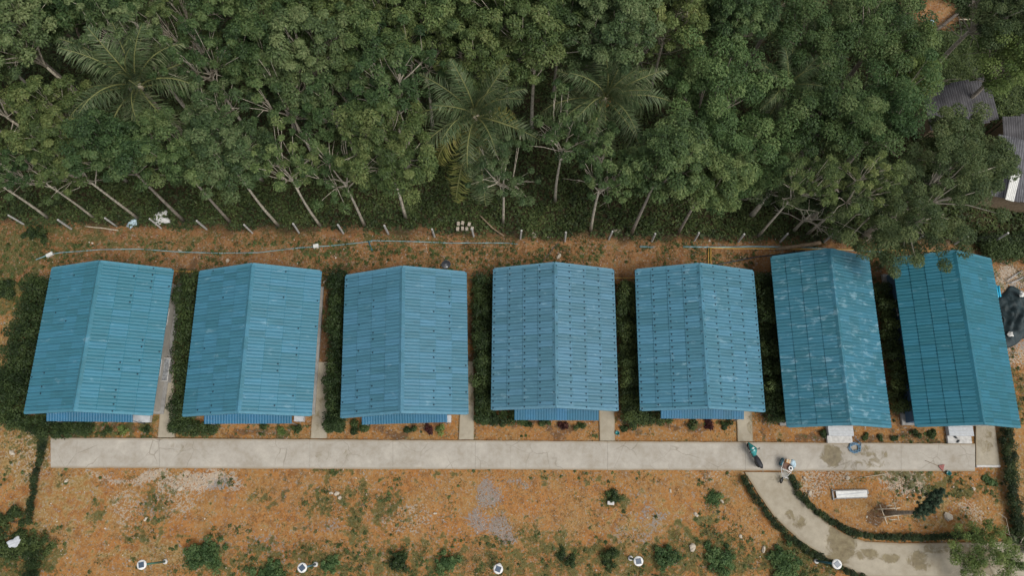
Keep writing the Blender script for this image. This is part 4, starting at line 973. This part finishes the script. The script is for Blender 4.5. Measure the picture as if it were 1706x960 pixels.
# ------------------------------------------------------------------ pipes
def pipe(name, pts, r, mat, label, dz=.05, cat='pipe', n=7):
    ps = [G(*q, dz) for q in pts]; out = []
    for k in range(len(ps) - 1):
        for j in range(4): out.append(ps[k].lerp(ps[k + 1], j / 4))
    out.append(ps[-1])
    for p in out: p.z = gz1(p.x, p.y) + dz + random.uniform(0, .02)
    o0 = out[0].copy(); root = MB().tube([p - o0 for p in out], r, n).build(name, mat, None, o0); tag(root, label, cat); return root
pipe('water_pipe', [(60, 433), (82, 424), (100, 421), (165, 416), (232, 415), (300, 420), (368, 422), (430, 421), (500, 413), (560, 409), (620, 402)], .032, BLUEP, 'long pale blue pipe on the ground behind the two leftmost houses')
pipe('water_pipe', [(618, 401), (660, 402), (700, 403), (745, 405), (800, 405), (845, 405), (862, 407)], .032, BLUEP, 'pale blue and white pipe on the ground behind the third house')
pipe('water_pipe', [(1066, 411), (1088, 412)], .06, BLUEP, 'short pale blue pipe behind the fifth house near the fence')
pipe('water_pipe', [(1138, 411), (1200, 412), (1260, 411), (1330, 412), (1400, 416), (1470, 420)], .05, BLUEP, 'blue pipe beside the yellow pipe behind the fifth and sixth houses')
pipe('pipe_stub', [(614, 402), (620, 418)], .05, TEALD, 'short teal pipe elbow lying off the blue pipe junction')
pipe('yellow_pipe', [(230, 451), (288, 452), (330, 453), (430, 456), (532, 457), (578, 460), (680, 462), (775, 463), (824, 463), (920, 464), (1022, 464), (1060, 463), (1180, 463), (1250, 462)], .034, YELLOWP, 'thin yellow pipe running along the backs of the houses')
pipe('yellow_pipe', [(1180, 413.5), (1240, 415), (1300, 415), (1370, 416), (1440, 417), (1520, 418), (1600, 420)], .042, YELLOWP, 'yellow pipe on the ground behind the sixth house', .12)
pipe('yellow_pipe', [(1180, 414), (1180, 462)], .035, YELLOWP, 'left one of two parallel yellow pipes running down behind the fifth roof', .10)
pipe('yellow_pipe', [(1184, 414.5), (1184, 461)], .035, YELLOWP, 'right one of two parallel yellow pipes running down behind the fifth roof', .10)
pipe('black_hose', [(1190, 442), (1230, 434), (1262, 428), (1300, 424), (1340, 418)], .05, BLACKP, 'dark hose lying on the soil behind the sixth house')
pipe('dry_branch', [(903, 437), (917, 420), (930, 405)], .035, BARK_D, 'thin dark branch on the soil behind the fourth house', cat='branch')
pipe('log', [(1292, 416), (1330, 411), (1366, 405)], .15, WOOD, 'brown log lying behind the sixth house near the fence', .14, 'log')
pipe('bamboo_pole', [(142, 377), (170, 380), (197, 384)], .05, WOODP, 'pale fallen pole lying by the left part of the fence', .06, 'pole')
pipe('stick', [(1430, 797), (1478, 790)], .025, WOODP, 'long pale stick lying below the road at the right', cat='stick')
pipe('stick', [(1422, 815), (1434, 823)], .025, WOODP, 'short stick just above the long white board', cat='stick')
pipe('dry_branch', [(800, 362), (822, 384), (840, 396)], .05, WOOD, 'fallen brown branch near the white blocks by the fence', .4, cat='branch')

# ------------------------------------------------------------------ solar lamps
LL = ['solar lamp with a green pole at the far left of the bottom row', 'solar lamp with a teal pole beside the low sprawling bush', 'solar lamp seen straight from above at the bottom centre', 'solar lamp between the dark and the bright green bushes', 'solar lamp with a blue pole on the driveway hedge']
for k, (px, py, pm) in enumerate(((235, 942, 'g'), (503, 947, 't'), (830, 949, 't'), (1064, 936, 't'), (1395, 941, 'b'))):
    p = P(px, py, 3.5); pm_ = TEALD if pm == 'b' else simple('lamp_pole_paint', (.06, .16, .12) if pm == 'g' else (.09, .20, .24), .45, .25, 5)
    r = empty('solar_lamp', (p.x, p.y, gz1(p.x, p.y)), .2 + k * .5, LL[k], 'lamp', 'solar lamps along the bottom of the field')
    MB().tube([(0, 0, .05), (0, 0, 3.4)], [.075, .06], 10).build('pole', pm_, r)
    MB().lathe([(.17, -.1), (.17, .12), (.13, .15)], (0, 0, 0), 14).build('base', POSTC, r)
    h = MB().lathe([(.08, 3.33), (.24, 3.38), (.30, 3.44), (.31, 3.49), (.29, 3.53), (.20, 3.545)], (0, 0, 0), 24).build('lamp_head', WHITE, r)
    MB().box((0, 0, 3.56), (.34, .34, .03), bev=.008).build('solar_panel', SOLAR, h)

# ------------------------------------------------------------------ motorcycle and cart
def wheel(mb_parent, c, r, w_, name, tyre_m, rim_m, axis='x'):
    R = Matrix.Rotation(PI / 2, 3, 'Y'); 
    prof = []
    for j in range(13):
        a = 2 * PI * j / 12; prof.append((r - w_ / 2 + w_ / 2 * math.cos(a), w_ / 2 * math.sin(a)))
    o = empty(name, c, 0); o.parent = mb_parent
    mb = MB(); n = 24; vs = []; fs = []
    for k in range(n):
        t = 2 * PI * k / n
        for q, z in prof[:-1]: vs.append(R @ Vector((q * math.cos(t), q * math.sin(t), z)))
    m_ = 12
    for k in range(n):
        for j in range(m_): fs.append((k * m_ + j, ((k + 1) % n) * m_ + j, ((k + 1) % n) * m_ + (j + 1) % m_, k * m_ + (j + 1) % m_))
    mb.add(vs, fs, 0, True); mb.build('tyre', tyre_m, o)
    rb = MB()
    for s_ in range(8):
        t = PI * s_ / 8 * 2; rb.tube([(0, 0, 0), (0, math.cos(t) * (r - w_), math.sin(t) * (r - w_))], .007, 4)
    rb.tube([(-w_ * .7, 0, 0), (w_ * .7, 0, 0)], .03, 8); rb.build('rim', rim_m, o)
    return o
def motorcycle():
    a, b = P(1247, 739, .6), P(1266, 779, .6); c = (a + b) / 2; d = a - b; rz = math.atan2(-d.x, d.y)
    m = empty('motorcycle', (c.x, c.y, RT), rz, 'teal and black motorcycle parked on the concrete road', 'motorcycle')
    wheel(m, (0, .62, .29), .29, .10, 'wheel', BLACKR, STEEL); wheel(m, (0, -.60, .29), .29, .11, 'wheel', BLACKR, STEEL)
    # front shield: tapering to a point over the front wheel
    sh = MB(); ring = [(.95, .55, .03, .02), (.78, .66, .10, .06), (.55, .82, .20, .10), (.38, .90, .27, .10), (.22, .80, .24, .16), (.05, .62, .15, .18), (-.1, .55, .13, .14)]
    vs = []; fs = []
    for y, z, hw, hh in ring:
        for k in range(10):
            t = 2 * PI * k / 10; vs.append((hw * math.cos(t), y, z + hh * math.sin(t)))
    for i in range(len(ring) - 1):
        for k in range(10): fs.append((i * 10 + k, i * 10 + (k + 1) % 10, (i + 1) * 10 + (k + 1) % 10, (i + 1) * 10 + k))
    sh.add(vs, fs, 0, True); sh.build('front_fairing', TEAL, m)
    se = MB(); ring = [(-.02, .66, .07, .05), (-.12, .72, .13, .07), (-.35, .76, .17, .08), (-.6, .80, .18, .08), (-.82, .84, .15, .07), (-.98, .86, .06, .03)]
    vs = []; fs = []
    for y, z, hw, hh in ring:
        for k in range(10):
            t = 2 * PI * k / 10; vs.append((hw * math.cos(t), y, z + hh * math.sin(t)))
    for i in range(len(ring) - 1):
        for k in range(10): fs.append((i * 10 + k, i * 10 + (k + 1) % 10, (i + 1) * 10 + (k + 1) % 10, (i + 1) * 10 + k))
    fs += [tuple(range(10)), tuple(range(59, 49, -1))]; se.add(vs, fs, 0, True); se.build('seat', BLACKP, m)
    MB().blob((0, -.45, .55), (.15, .48, .16), 3, 12, 8, .03).build('body', BLACKP, m)
    MB().box((0, .1, .36), (.2, .5, .2), bev=.05).build('engine', DARKM, m)
    MB().tube([(-.34, .28, .98), (-.12, .34, 1.0), (0, .36, .96), (.12, .34, 1.0), (.34, .28, .98)], .018, 8).build('handlebar', DARKM, m)
    for s_ in (-1, 1):
        MB().tube([(s_ * .31, .28, .98), (s_ * .40, .27, .96)], .026, 8).build('grip', BLACKR, m)
        MB().tube([(s_ * .22, .31, 1.0), (s_ * .32, .34, 1.16)], .008, 6).build('mirror_stem', DARKM, m)
        MB().blob((s_ * .34, .35, 1.18), (.07, .025, .045), 2, 10, 6, .02).build('mirror', BLACKP, m)
    MB().blob((0, .48, .92), (.10, .07, .08), 1, 12, 8, .02).build('headlight', OFFWHITE, m)
    MB().tube([(.13, -.1, .3), (.15, -.5, .32), (.16, -.85, .38)], [.03, .05, .055], 8).build('exhaust', STEEL, m)
    MB().tube([(0, .62, .29), (0, .42, .8)], .045, 8).build('fork', DARKM, m)
    MB().blob((0, -.92, .74), (.08, .05, .05), 5, 10, 6, .02).build('tail_light', REDB, m)
    MB().tube([(-.1, -.05, .3), (-.22, -.12, .02)], .014, 6).build('kickstand', DARKM, m)
motorcycle()
def cart():
    a, b = P(1315, 762, .4), P(1302, 803, .4); c = (a + b) / 2; d = a - b; rz = math.atan2(-d.x, d.y)
    m = empty('tricycle_cart', (c.x, c.y, RT), rz, 'small white tube-framed tricycle cart loaded with boxes on the road edge', 'cart')
    wheel(m, (-.42, .38, .30), .30, .09, 'wheel', TEALD, STEEL); wheel(m, (.42, .38, .30), .30, .09, 'wheel', TEALD, STEEL); wheel(m, (0, -.80, .24), .24, .08, 'wheel', BLACKR, STEEL)
    fr = MB()
    for pts in ([(-.34, .62, .5), (.34, .62, .5), (.34, -.1, .5), (.12, -.62, .5), (-.12, -.62, .5), (-.34, -.1, .5), (-.34, .62, .5)], [(-.4, .38, .3), (.4, .38, .3)], [(-.34, -.1, .5), (.34, -.1, .5)],
                [(0, -.62, .5), (0, -.80, .24)], [(-.34, .62, .5), (-.34, .62, .8), (.34, .62, .8), (.34, .62, .5)], [(-.2, -.62, .85), (.2, -.62, .85)], [(0, -.62, .5), (0, -.62, .85)]):
        fr.tube(pts, .02, 6)
    fr.build('frame', WHITE, m)
    for k in range(5):
        x = -.24 + k * .12; MB().tube([(x, .60, .5), (x * .8, -.12, .5), (x * .4, -.58, .5)], .011, 5).build('bar', WHITE, m)
    MB().box((0, .22, .535), (.56, .5, .03), bev=.008).build('deck', BROWNC, m)
    rot = Matrix.Rotation(rz, 3, 'Z')
    def at(x, y, z): return Vector((c.x, c.y, RT)) + rot @ Vector((x, y, z))
    o = empty('cardboard_box', at(-.14, .50, .60), rz + .1, 'small orange brown box riding on the white cart', 'box')
    MB().box((0, 0, .12), (.30, .26, .30), bev=.01).build('box_body', ORANGE, o); MB().box((-.08, 0, .278), (.12, .24, .012)).build('flap', WOODP, o); MB().box((.08, 0, .276), (.12, .24, .012)).build('flap', WOODP, o)
    o = tag(MB().blob((0, 0, .16), (.2, .27, .2), 9, 14, 9, .25).build('plastic_bag', CLOTHB, None, at(.22, .52, .57)), 'pale blue white plastic bag on the white cart', 'bag')
    o = empty('white_pot', at(.2, .12, .56), 0, 'white round pot with a dark opening on the white cart', 'pot')
    MB().lathe([(.10, 0), (.15, .04), (.17, .14), (.14, .17), (.09, .15)], (0, 0, 0), 18).build('pot_body', WHITE, o); MB().lathe([(.085, .153), (.02, .156)], (0, 0, 0), 14).build('opening', BLACKP, o)
cart()

# ------------------------------------------------------------------ smaller things
def dish():
    p = P(743, 441, 3.3); r = empty('satellite_dish', p, 0, 'black satellite dish mounted at the back eave of the third house', 'satellite dish')
    R = Matrix.Rotation(.75, 3, 'X') @ Matrix.Rotation(.25, 3, 'Y')
    MB().lathe([(.02, -.06), (.18, -.045), (.30, 0), (.34, .04), (.335, .055), (.28, .02), (.16, -.025), (.02, -.04)], (0, 0, .1), 22, R=R).build('reflector', BLACKP, r)
    MB().tube([R @ Vector((.0, -.30, .04)) + Vector((0, 0, .1)), R @ Vector((0, -.05, .38)) + Vector((0, 0, .1))], .014, 6).build('feed_arm', STEEL, r)
    MB().blob(R @ Vector((0, -.03, .40)) + Vector((0, 0, .1)), (.05, .05, .07), 1, 8, 6, .05).build('receiver', OFFWHITE, r)
    MB().tube([(0, 0, .06), (0, -.14, -.25), (.05, -.35, -.35)], .025, 7).build('bracket', STEEL, r)
dish()
def sheet_thing(name, px, py, sx, sy, mat, label, cat, seed, hgt=.25, z=.02, rz=0):
    """crumpled sheet lying on the ground, with thickness"""
    rg = np.random.default_rng(seed); n = 12 if sx < 2 else 34; c = G(px, py, z)
    u, v = np.meshgrid(np.linspace(-1, 1, n), np.linspace(-1, 1, n)); X = u * sx / 2 * (1 + .18 * (vnoise(u * 3, v * 3, .5, seed) - .5)); Y = v * sy / 2 * (1 + .3 * (vnoise(u * 3 + 9, v * 3, .6, seed) - .5))
    rad = np.maximum(abs(u), abs(v)); ang = np.arctan2(v, u); k = 1 - .22 * (np.sin(3 * ang + seed) * .5 + np.sin(5 * ang + seed * 2) * .5) * rad
    X = X * k * (1 - .12 * (abs(u) * abs(v))); Y = Y * k * (1 - .12 * (abs(u) * abs(v)))
    Z = (vnoise(u * 4, v * 4, .9, seed + 5, 3) + (0 if sx < 2 else 1) * .9 * np.abs(vnoise(u * 5 + v * 2, v * 3 - u, 1.1, seed + 9, 3) - .5)) * hgt * (1.15 - rad ** 2)
    vs = [tuple(t) for t in np.stack([X, Y, Z], -1).reshape(-1, 3)]; vs += [(x, y, zz_ - .015) for x, y, zz_ in vs]; N = n * n; fs = []
    for i in range(n - 1):
        for j in range(n - 1):
            a_ = i * n + j; fs += [(a_, a_ + 1, a_ + n + 1, a_ + n), (N + a_, N + a_ + n, N + a_ + n + 1, N + a_ + 1)]
    per = list(range(n)) + [i * n + n - 1 for i in range(1, n)] + [(n - 1) * n + j for j in range(n - 2, -1, -1)] + [i * n for i in range(n - 2, 0, -1)]
    for i in range(len(per)): a_, b_ = per[i], per[(i + 1) % len(per)]; fs.append((a_, N + a_, N + b_, b_))
    o = MB().add(vs, fs, 0, True).build(name, mat, None, c, (0, 0, rz)); return tag(o, label, cat)
sheet_thing('plastic_sack', 268, 364, 1.25, 1.1, WHITE, 'crumpled white sack by the fence behind the leftmost house', 'sack', 1, .5, .1, .3)
sheet_thing('plastic_bag', 221, 373, .85, .55, CLOTHB, 'blue and white plastic bag by the fence at a trunk foot', 'bag', 2, .45, .05, .7)
sheet_thing('white_sheet', 34, 904, .85, .55, LIDM, 'white sheet caught on the bush in the bottom left corner', 'sheet', 3, .10, .75, .5)
sheet_thing('white_sheet', 1, 917, .55, .45, CLOTHB, 'small pale sheet at the very left edge near the bottom', 'sheet', 4, .2, .6, .2)
sheet_thing('tarp', 1698, 527, 3.4, 4.0, TARP, 'dark green shade net heaped beside the rightmost house', 'tarp', 5, .9, .05, .1)
sheet_thing('cement_bag', 1692, 495, .35, .45, OFFWHITE, 'upper of two pale bags on the dark shade net', 'bag', 6, .3, .75)
sheet_thing('cement_bag', 1678, 559, .42, .36, OFFWHITE, 'lower of two pale bags on the dark shade net', 'bag', 7, .3, .35)
sheet_thing('paper_bag', 1667, 513, .34, .32, OFFWHITE, 'small white bag between the blue pipes and the shade net', 'bag', 8, .3, .2)
for k, lab in enumerate(('left', 'middle', 'right')):
    p, q = P(1656 + k * 4.2, 474 + k, .2), P(1660.5 + k * 4.2, 504 + k, .2)
    p.z = q.z = .14
    tag(MB().tube([p - p, q - p], .075, 12).build('blue_pipe', BLUEB, None, p), '%s one of three bright blue pipes beside the rightmost roof' % lab, 'pipe', 'bright blue pipes beside the rightmost house')
for k, (ax, ay, bx_, by, lab) in enumerate(((1674, 470, 1700, 452, 'long grey rod lying across the rubble right of the last roof'), (1680, 474, 1706, 462, 'lower grey rod lying across the rubble right of the last roof'))):
    pipe('metal_rod', [(ax, ay), (bx_, by)], .035, STEEL, lab, .15 + .05 * k, 'rod')
def block(name, px, py, d, mat, label, cat, z=0., rz=0., group=None, bev=.015):
    c = G(px, py); c.z = (RT if z == 'road' else c.z + (z or 0)); o = MB().box((0, 0, d[2] / 2), d, bev=bev).build(name, mat, None, c, (0, 0, rz)); return tag(o, label, cat, group)
for k, (x, y) in enumerate(((764, 375), (771, 374), (782, 376), (763, 384), (771, 383), (778, 384), (787, 383))):
    block('white_block', x, y, (.22, .28, .2), STONE, '%s pale block in the double row of blocks by the fence' % ('leftmost upper', 'middle upper', 'rightmost upper', 'first lower', 'second lower', 'third lower', 'fourth lower')[k], 'block', .25, random.uniform(-.3, .3), 'pale blocks by the fence')
block('grey_block', 1017, 839, (.46, .24, .2), POSTC, 'grey concrete block lying in the isolated weed bush', 'concrete block', .1, -.1)
block('white_block', 84, 425, (.5, .25, .2), OFFWHITE, 'white block on the blue pipe behind the leftmost house', 'block', .05, .5)
block('white_block', 527, 411, (.4, .3, .25), OFFWHITE, 'white block by the blue pipe behind the second house', 'block', 0, .2)
# grey trough against the leftmost house
def trough():
    c = G(281, 619); r = empty('grey_trough', (c.x, c.y, 0), -.01, 'grey mottled trough with a pale rim against the leftmost house', 'trough')
    W_, L_, H_ = .66, 1.72, .7
    b = MB()
    for sx in (-1, 1): b.box((sx * (W_ / 2 - .03), 0, H_ / 2), (.06, L_, H_))
    for sy in (-1, 1): b.box((0, sy * (L_ / 2 - .03), H_ / 2), (W_ - .125, .06, H_))
    b.build('basin', POSTC, r); MB().box((0, 0, H_ * .82), (W_ - .125, L_ - .125, .04)).build('fill', simple('mottled_rubble', (.22, .23, .24), .9, .55, 9, bump=.6), r)
trough()
for (px, py, sx, sy, z, lab, hi) in ((236, 697, 1.15, .55, .45, 'white tiled bench at the front right corner of the leftmost house', 0), (498, 697, .62, .42, .6, 'white box under the front right corner of the second roof', 1), (748, 698, .25, .45, .7, 'narrow white box at the canopy end of the third house', 2)):
    c = P(px, py, z); r = empty('white_box', (c.x, c.y, .06), 0, lab, 'box')
    MB().box((0, 0, z / 2 - .03), (sx, sy, z - .06), bev=.015).build('box_body', POSTC, r); MB().box((0, 0, z - .04), (sx + .06, sy + .06, .05), bev=.012).build('lid', LIDM, r)
# long white panel on a grey frame
c = G(1415, 824); r = empty('long_board', c, .03, 'long white board on a grey frame lying on the orange ground', 'board')
MB().box((.1, 0, .16), (2.15, .46, .05), bev=.012).build('board', OFFWHITE, r)
MB().box((.1, .02, .195), (2.0, .05, .014), rot=Matrix.Rotation(.07, 3, 'Z')).build('strip', STEEL, r)
for (x, y, dx, dy) in ((-1.18, 0, .09, .75), (1.24, .12, .12, .3), (0, .27, 2.45, .06), (0, -.27, 2.3, .06)): MB().box((x, y, .09), (dx, dy, .12), bev=.01).build('frame_bar', GREYC, r)
# shoes
for k, (px, py, rz) in enumerate(((1592, 729.5, .9), (1596, 736, -.7))):
    c = P(px, py, .26); o = MB().blob((0, 0, .05), (.07, .14, .05), k, 12, 7, .06).build('shoe', BLACKP, None, c, (0, 0, rz)); tag(o, '%s black shoe on the rightmost front step' % ('upper' if k == 0 else 'lower'), 'shoe', 'pair of shoes on the step')
# hose coil
c = G(1422, 747); c.z = RT + .02; b = MB(); pts = []
for k in range(90):
    t = k / 90 * 5 * 2 * PI; rr_ = .36 + .07 * math.sin(t * 1.7); pts.append((rr_ * math.cos(t) + random.uniform(-.05, .05), rr_ * .8 * math.sin(t) + random.uniform(-.05, .05), .02 + .015 * (k // 18) + random.uniform(0, .015)))
pts.append((.5, .3, .02)); pts.append((.1, .72, .02)); tag(b.tube(pts, .028, 6).build('hose', simple('blue_hose', (.10, .19, .28), .5, .2), None, c), 'coiled blue grey hose on the road before the sixth house step', 'hose')
# broom
a, b_ = P(1541, 768, .15), P(1564, 777, .15); d = b_ - a; r = empty('broom', (b_.x, b_.y, RT), math.atan2(d.y, d.x), 'broom with a dull red head lying on the concrete road', 'broom')
MB().tube([(-d.length, 0, .06), (0, 0, .05)], .016, 6).build('handle', WOOD, r)
MB().add([(0, -.05, .02), (.34, -.25, .01), (.34, .25, .01), (0, .05, .02), (0, -.05, .08), (.34, -.25, .07), (.34, .25, .07), (0, .05, .08)], [(0, 1, 2, 3), (7, 6, 5, 4), (0, 4, 5, 1), (1, 5, 6, 2), (2, 6, 7, 3), (3, 7, 4, 0)]).build('broom_head', REDB, r)
def bucket(px, py, r_, label, z=0):
    c = G(px, py); r = empty('bucket', c, 0, label, 'bucket')
    MB().lathe([(r_ * .75, 0), (r_, r_ * 1.7), (r_ * 1.08, r_ * 1.72), (r_ * .95, r_ * 1.6), (r_ * .7, .05)], (0, 0, 0), 18).build('bucket_body', TEAL, r)
    MB().tube([(-r_, 0, r_ * 1.65), (-r_ * .6, r_ * .8, r_ * 1.75), (r_ * .6, r_ * .8, r_ * 1.75), (r_, 0, r_ * 1.65)], .012, 5).build('handle', STEEL, r)
bucket(1578, 789, .16, 'small teal bucket at the lower edge of the road near the broom'); bucket(1028, 722, .15, 'small teal bucket in the bed beside the fourth path')
# landing kerb
tag(MB().box((0, 0, .05), (1.7, .16, .22), bev=.02).build('concrete_kerb', POSTC, None, P(1645, 777.5)), kind='structure')

# stones
SL = [(1579, 862, .42, 'large flat pale stone right of the slender tree'), (300, 418, .2, 'pale stone behind the leftmost house by the blue pipe'), (379, 434, .2, 'pale stone behind the second house'), (931, 427, .26, 'pale stone behind the ridge of the fourth house'),
      (561, 823, .26, 'largest of three stones in the weeds, on the field below the second path'), (551, 822, .2, 'left one of three stones in the weeds below the second path'), (566, 830, .2, 'lower one of three stones in the weeds below the second path'),
      (725, 856, .19, 'white stone alone on the orange field right of the weed strip'), (1160, 858, .22, 'lone pale stone on the field near the driveway hedge'), (1117, 818, .18, 'white stone on the field below the road'), (1234, 894, .2, 'pale stone near the lower driveway hedge'),
      (1203, 836, .2, 'pale stone at the right side of the isolated green weed'), (1028, 384, .3, 'white stone lump at the fence foot behind the fourth gap'), (1048, 390, .25, 'white stone at a fence post right of the centre'), (890, 392, .3, 'pale stone slab at the fence behind the fourth house'),
      (1349, 822, .24, 'left stone at the driveway hedge above the curve'), (1341, 798, .26, 'pale stone below the road next to the cart'), (110, 802, .22, 'pale stone below the left part of the road'), (242, 866, .22, 'white stone on the left part of the field'), (300, 815, .25, 'pale stone in the white rubble below the road'),
      (48, 932, .24, 'pale stone among the bottom left bushes'), (1272, 916, .3, 'long pale stone among the bottom bushes near the driveway'), (1154, 913, .35, 'long pale stone in the weeds right of the fourth lamp'), (545, 552, .2, 'pale stone in the hedge gap right of the second house'), (815, 465, .25, 'pale stone behind the gap right of the third house'),
      (541, 470, .24, 'pale stone behind the gap right of the second house'), (1412, 797, .2, 'small pale stick-like stone below the road, left of the long stick'), (1622, 815, .2, 'pale stone right of the slender tree near the right hedge'), (1444, 862, .13, 'small white stone left of the wooden brace'), (20, 755, .3, 'white rubble stone at the left edge beside the clipped hedge')]
for k, (px, py, s_, lab) in enumerate(SL):
    tag(MB().blob((0, 0, s_ * .2), (s_ * random.uniform(.7, .9), s_ * random.uniform(.45, .65), s_ * .4), k, 8, 5, .3, flat=True).build('stone', STONE, None, G(px, py), (0, 0, random.uniform(0, 3))), lab, 'stone')

# ------------------------------------------------------------------ old sheds at the right edge
def shed(cx, cy, W, L, h0, h1, rz, mats, label, nsheet, seed):
    """mono-pitch shed, sheets run down the slope (local y)"""
    rg = random.Random(seed); r = empty('shed', (cx, cy, 0), rz, label, 'shed'); sl = math.atan2(h1 - h0, L); ln = L / math.cos(sl); wd = W / nsheet
    mb = {}
    def sheet(mat):
        m_ = MB(); k = 16; vs = []
        for y in (-ln / 2, ln / 2):
            for j in range(k + 1): vs.append((j / k * (wd + .03), y, .05 * (.5 - .5 * math.cos(j * PI / 2))))
        vs += [(x, y, z - .015) for x, y, z in vs[:k + 1]]
        m_.add(vs, [(j, j + 1, j + k + 2, j + k + 1) for j in range(k)] + [(j, j + 2 * k + 2, j + 2 * k + 3, j + 1) for j in range(k)]); return m_.mesh('roof_sheet', mat)
    ms = [sheet(m_) for m_ in mats]
    for k in range(nsheet): inst('roof_sheet', rg.choice(ms), r, (-W / 2 + k * wd, rg.uniform(-.12, .12), (h0 + h1) / 2 + rg.uniform(0, .02)), (sl, 0, rg.uniform(-.01, .01)))
    b = MB(); b.box((0, 0, h0 * .5 - .1), (W - .7, L - .7, h0 - .1)); b.build('wall', WOOD, r)
    for sx in (-1, 1):
        for sy in (-1, 1): MB().box((sx * (W / 2 - .2), sy * (L / 2 - .25), (h0 if sy < 0 else h1) / 2 - .05), (.12, .12, (h0 if sy < 0 else h1) - .12)).build('post', WOOD, r)
c = P(1600, 172, 2.8); shed(c.x, c.y, 5.4, 3.4, 2.4, 3.0, .18, [SHEETP], 'old shed with a purple grey corrugated roof among the trees', 7, 1)
c = P(1712, 215, 2.8); shed(c.x, c.y, 3.6, 2.2, 2.5, 2.9, 0, [SHEETP], 'dark roofed shed at the right edge above the grey shed', 5, 2)
c = P(1704, 285, 2.6); shed(c.x, c.y, 4.2, 4.8, 2.3, 3.0, -.22, [SHEETG, SHEETG, SHEETP], 'grey patched corrugated shed at the right edge', 6, 3)
c = P(1686, 312, 2.9); 
b = MB(); wv = []; k_ = 10
for y in (-1.1, 1.1):
    for j in range(k_ + 1): wv.append((j / k_ * .62 - .31, y, .03 * (j % 2)))
wv += [(x, y, z - .02) for x, y, z in wv]
n1 = k_ + 1; b.add(wv, [(j, j + 1, j + n1 + 1, j + n1) for j in range(k_)] + [(2 * n1 + j, 3 * n1 + j, 3 * n1 + j + 1, 2 * n1 + j + 1) for j in range(k_)] + [(j, 2 * n1 + j, 2 * n1 + j + 1, j + 1) for j in range(k_)])
tag(b.build('loose_sheet', OFFWHITE, None, c + Vector((0, 0, .1)), (.14, 0, -.32)), 'loose pale corrugated sheet lying on the grey shed roof', 'roofing sheet')
# red clearing: log and rubbish
pipe('log', [(1543, 66), (1580, 36), (1616, 8)], .14, BARK_D, 'long dark log lying across the red clearing at upper right', .5, 'log')
pipe('bamboo_pole', [(1592, 38), (1640, 38)], .06, WOODP, 'pale pole lying right of the log in the clearing', .5, 'pole')
sheet_thing('plastic_bag', 1549, 40, .5, .5, CLOTHB, 'pale blue bag in the red clearing at upper right', 'bag', 21, .4, .2)
sheet_thing('plastic_bag', 1631, 58, .5, .4, WHITE, 'white bag in the dark vines at upper right', 'bag', 22, .4, 2.0)
# bamboo chair-like frame near the shed
c = G(1535, 128); r = empty('bamboo_rack', c, .3, 'bent pale bamboo rack beside the purple grey shed', 'rack')
for pts in ([(-.5, .4, .1), (-.5, .4, 2.6), (.1, .4, 2.7), (.1, .3, 2.0)], [(.1, -.1, 2.4), (.7, -.1, 2.5), (.7, -.2, 1.6)]): MB().tube(pts, .05, 6).build('pole', WOODP, r)
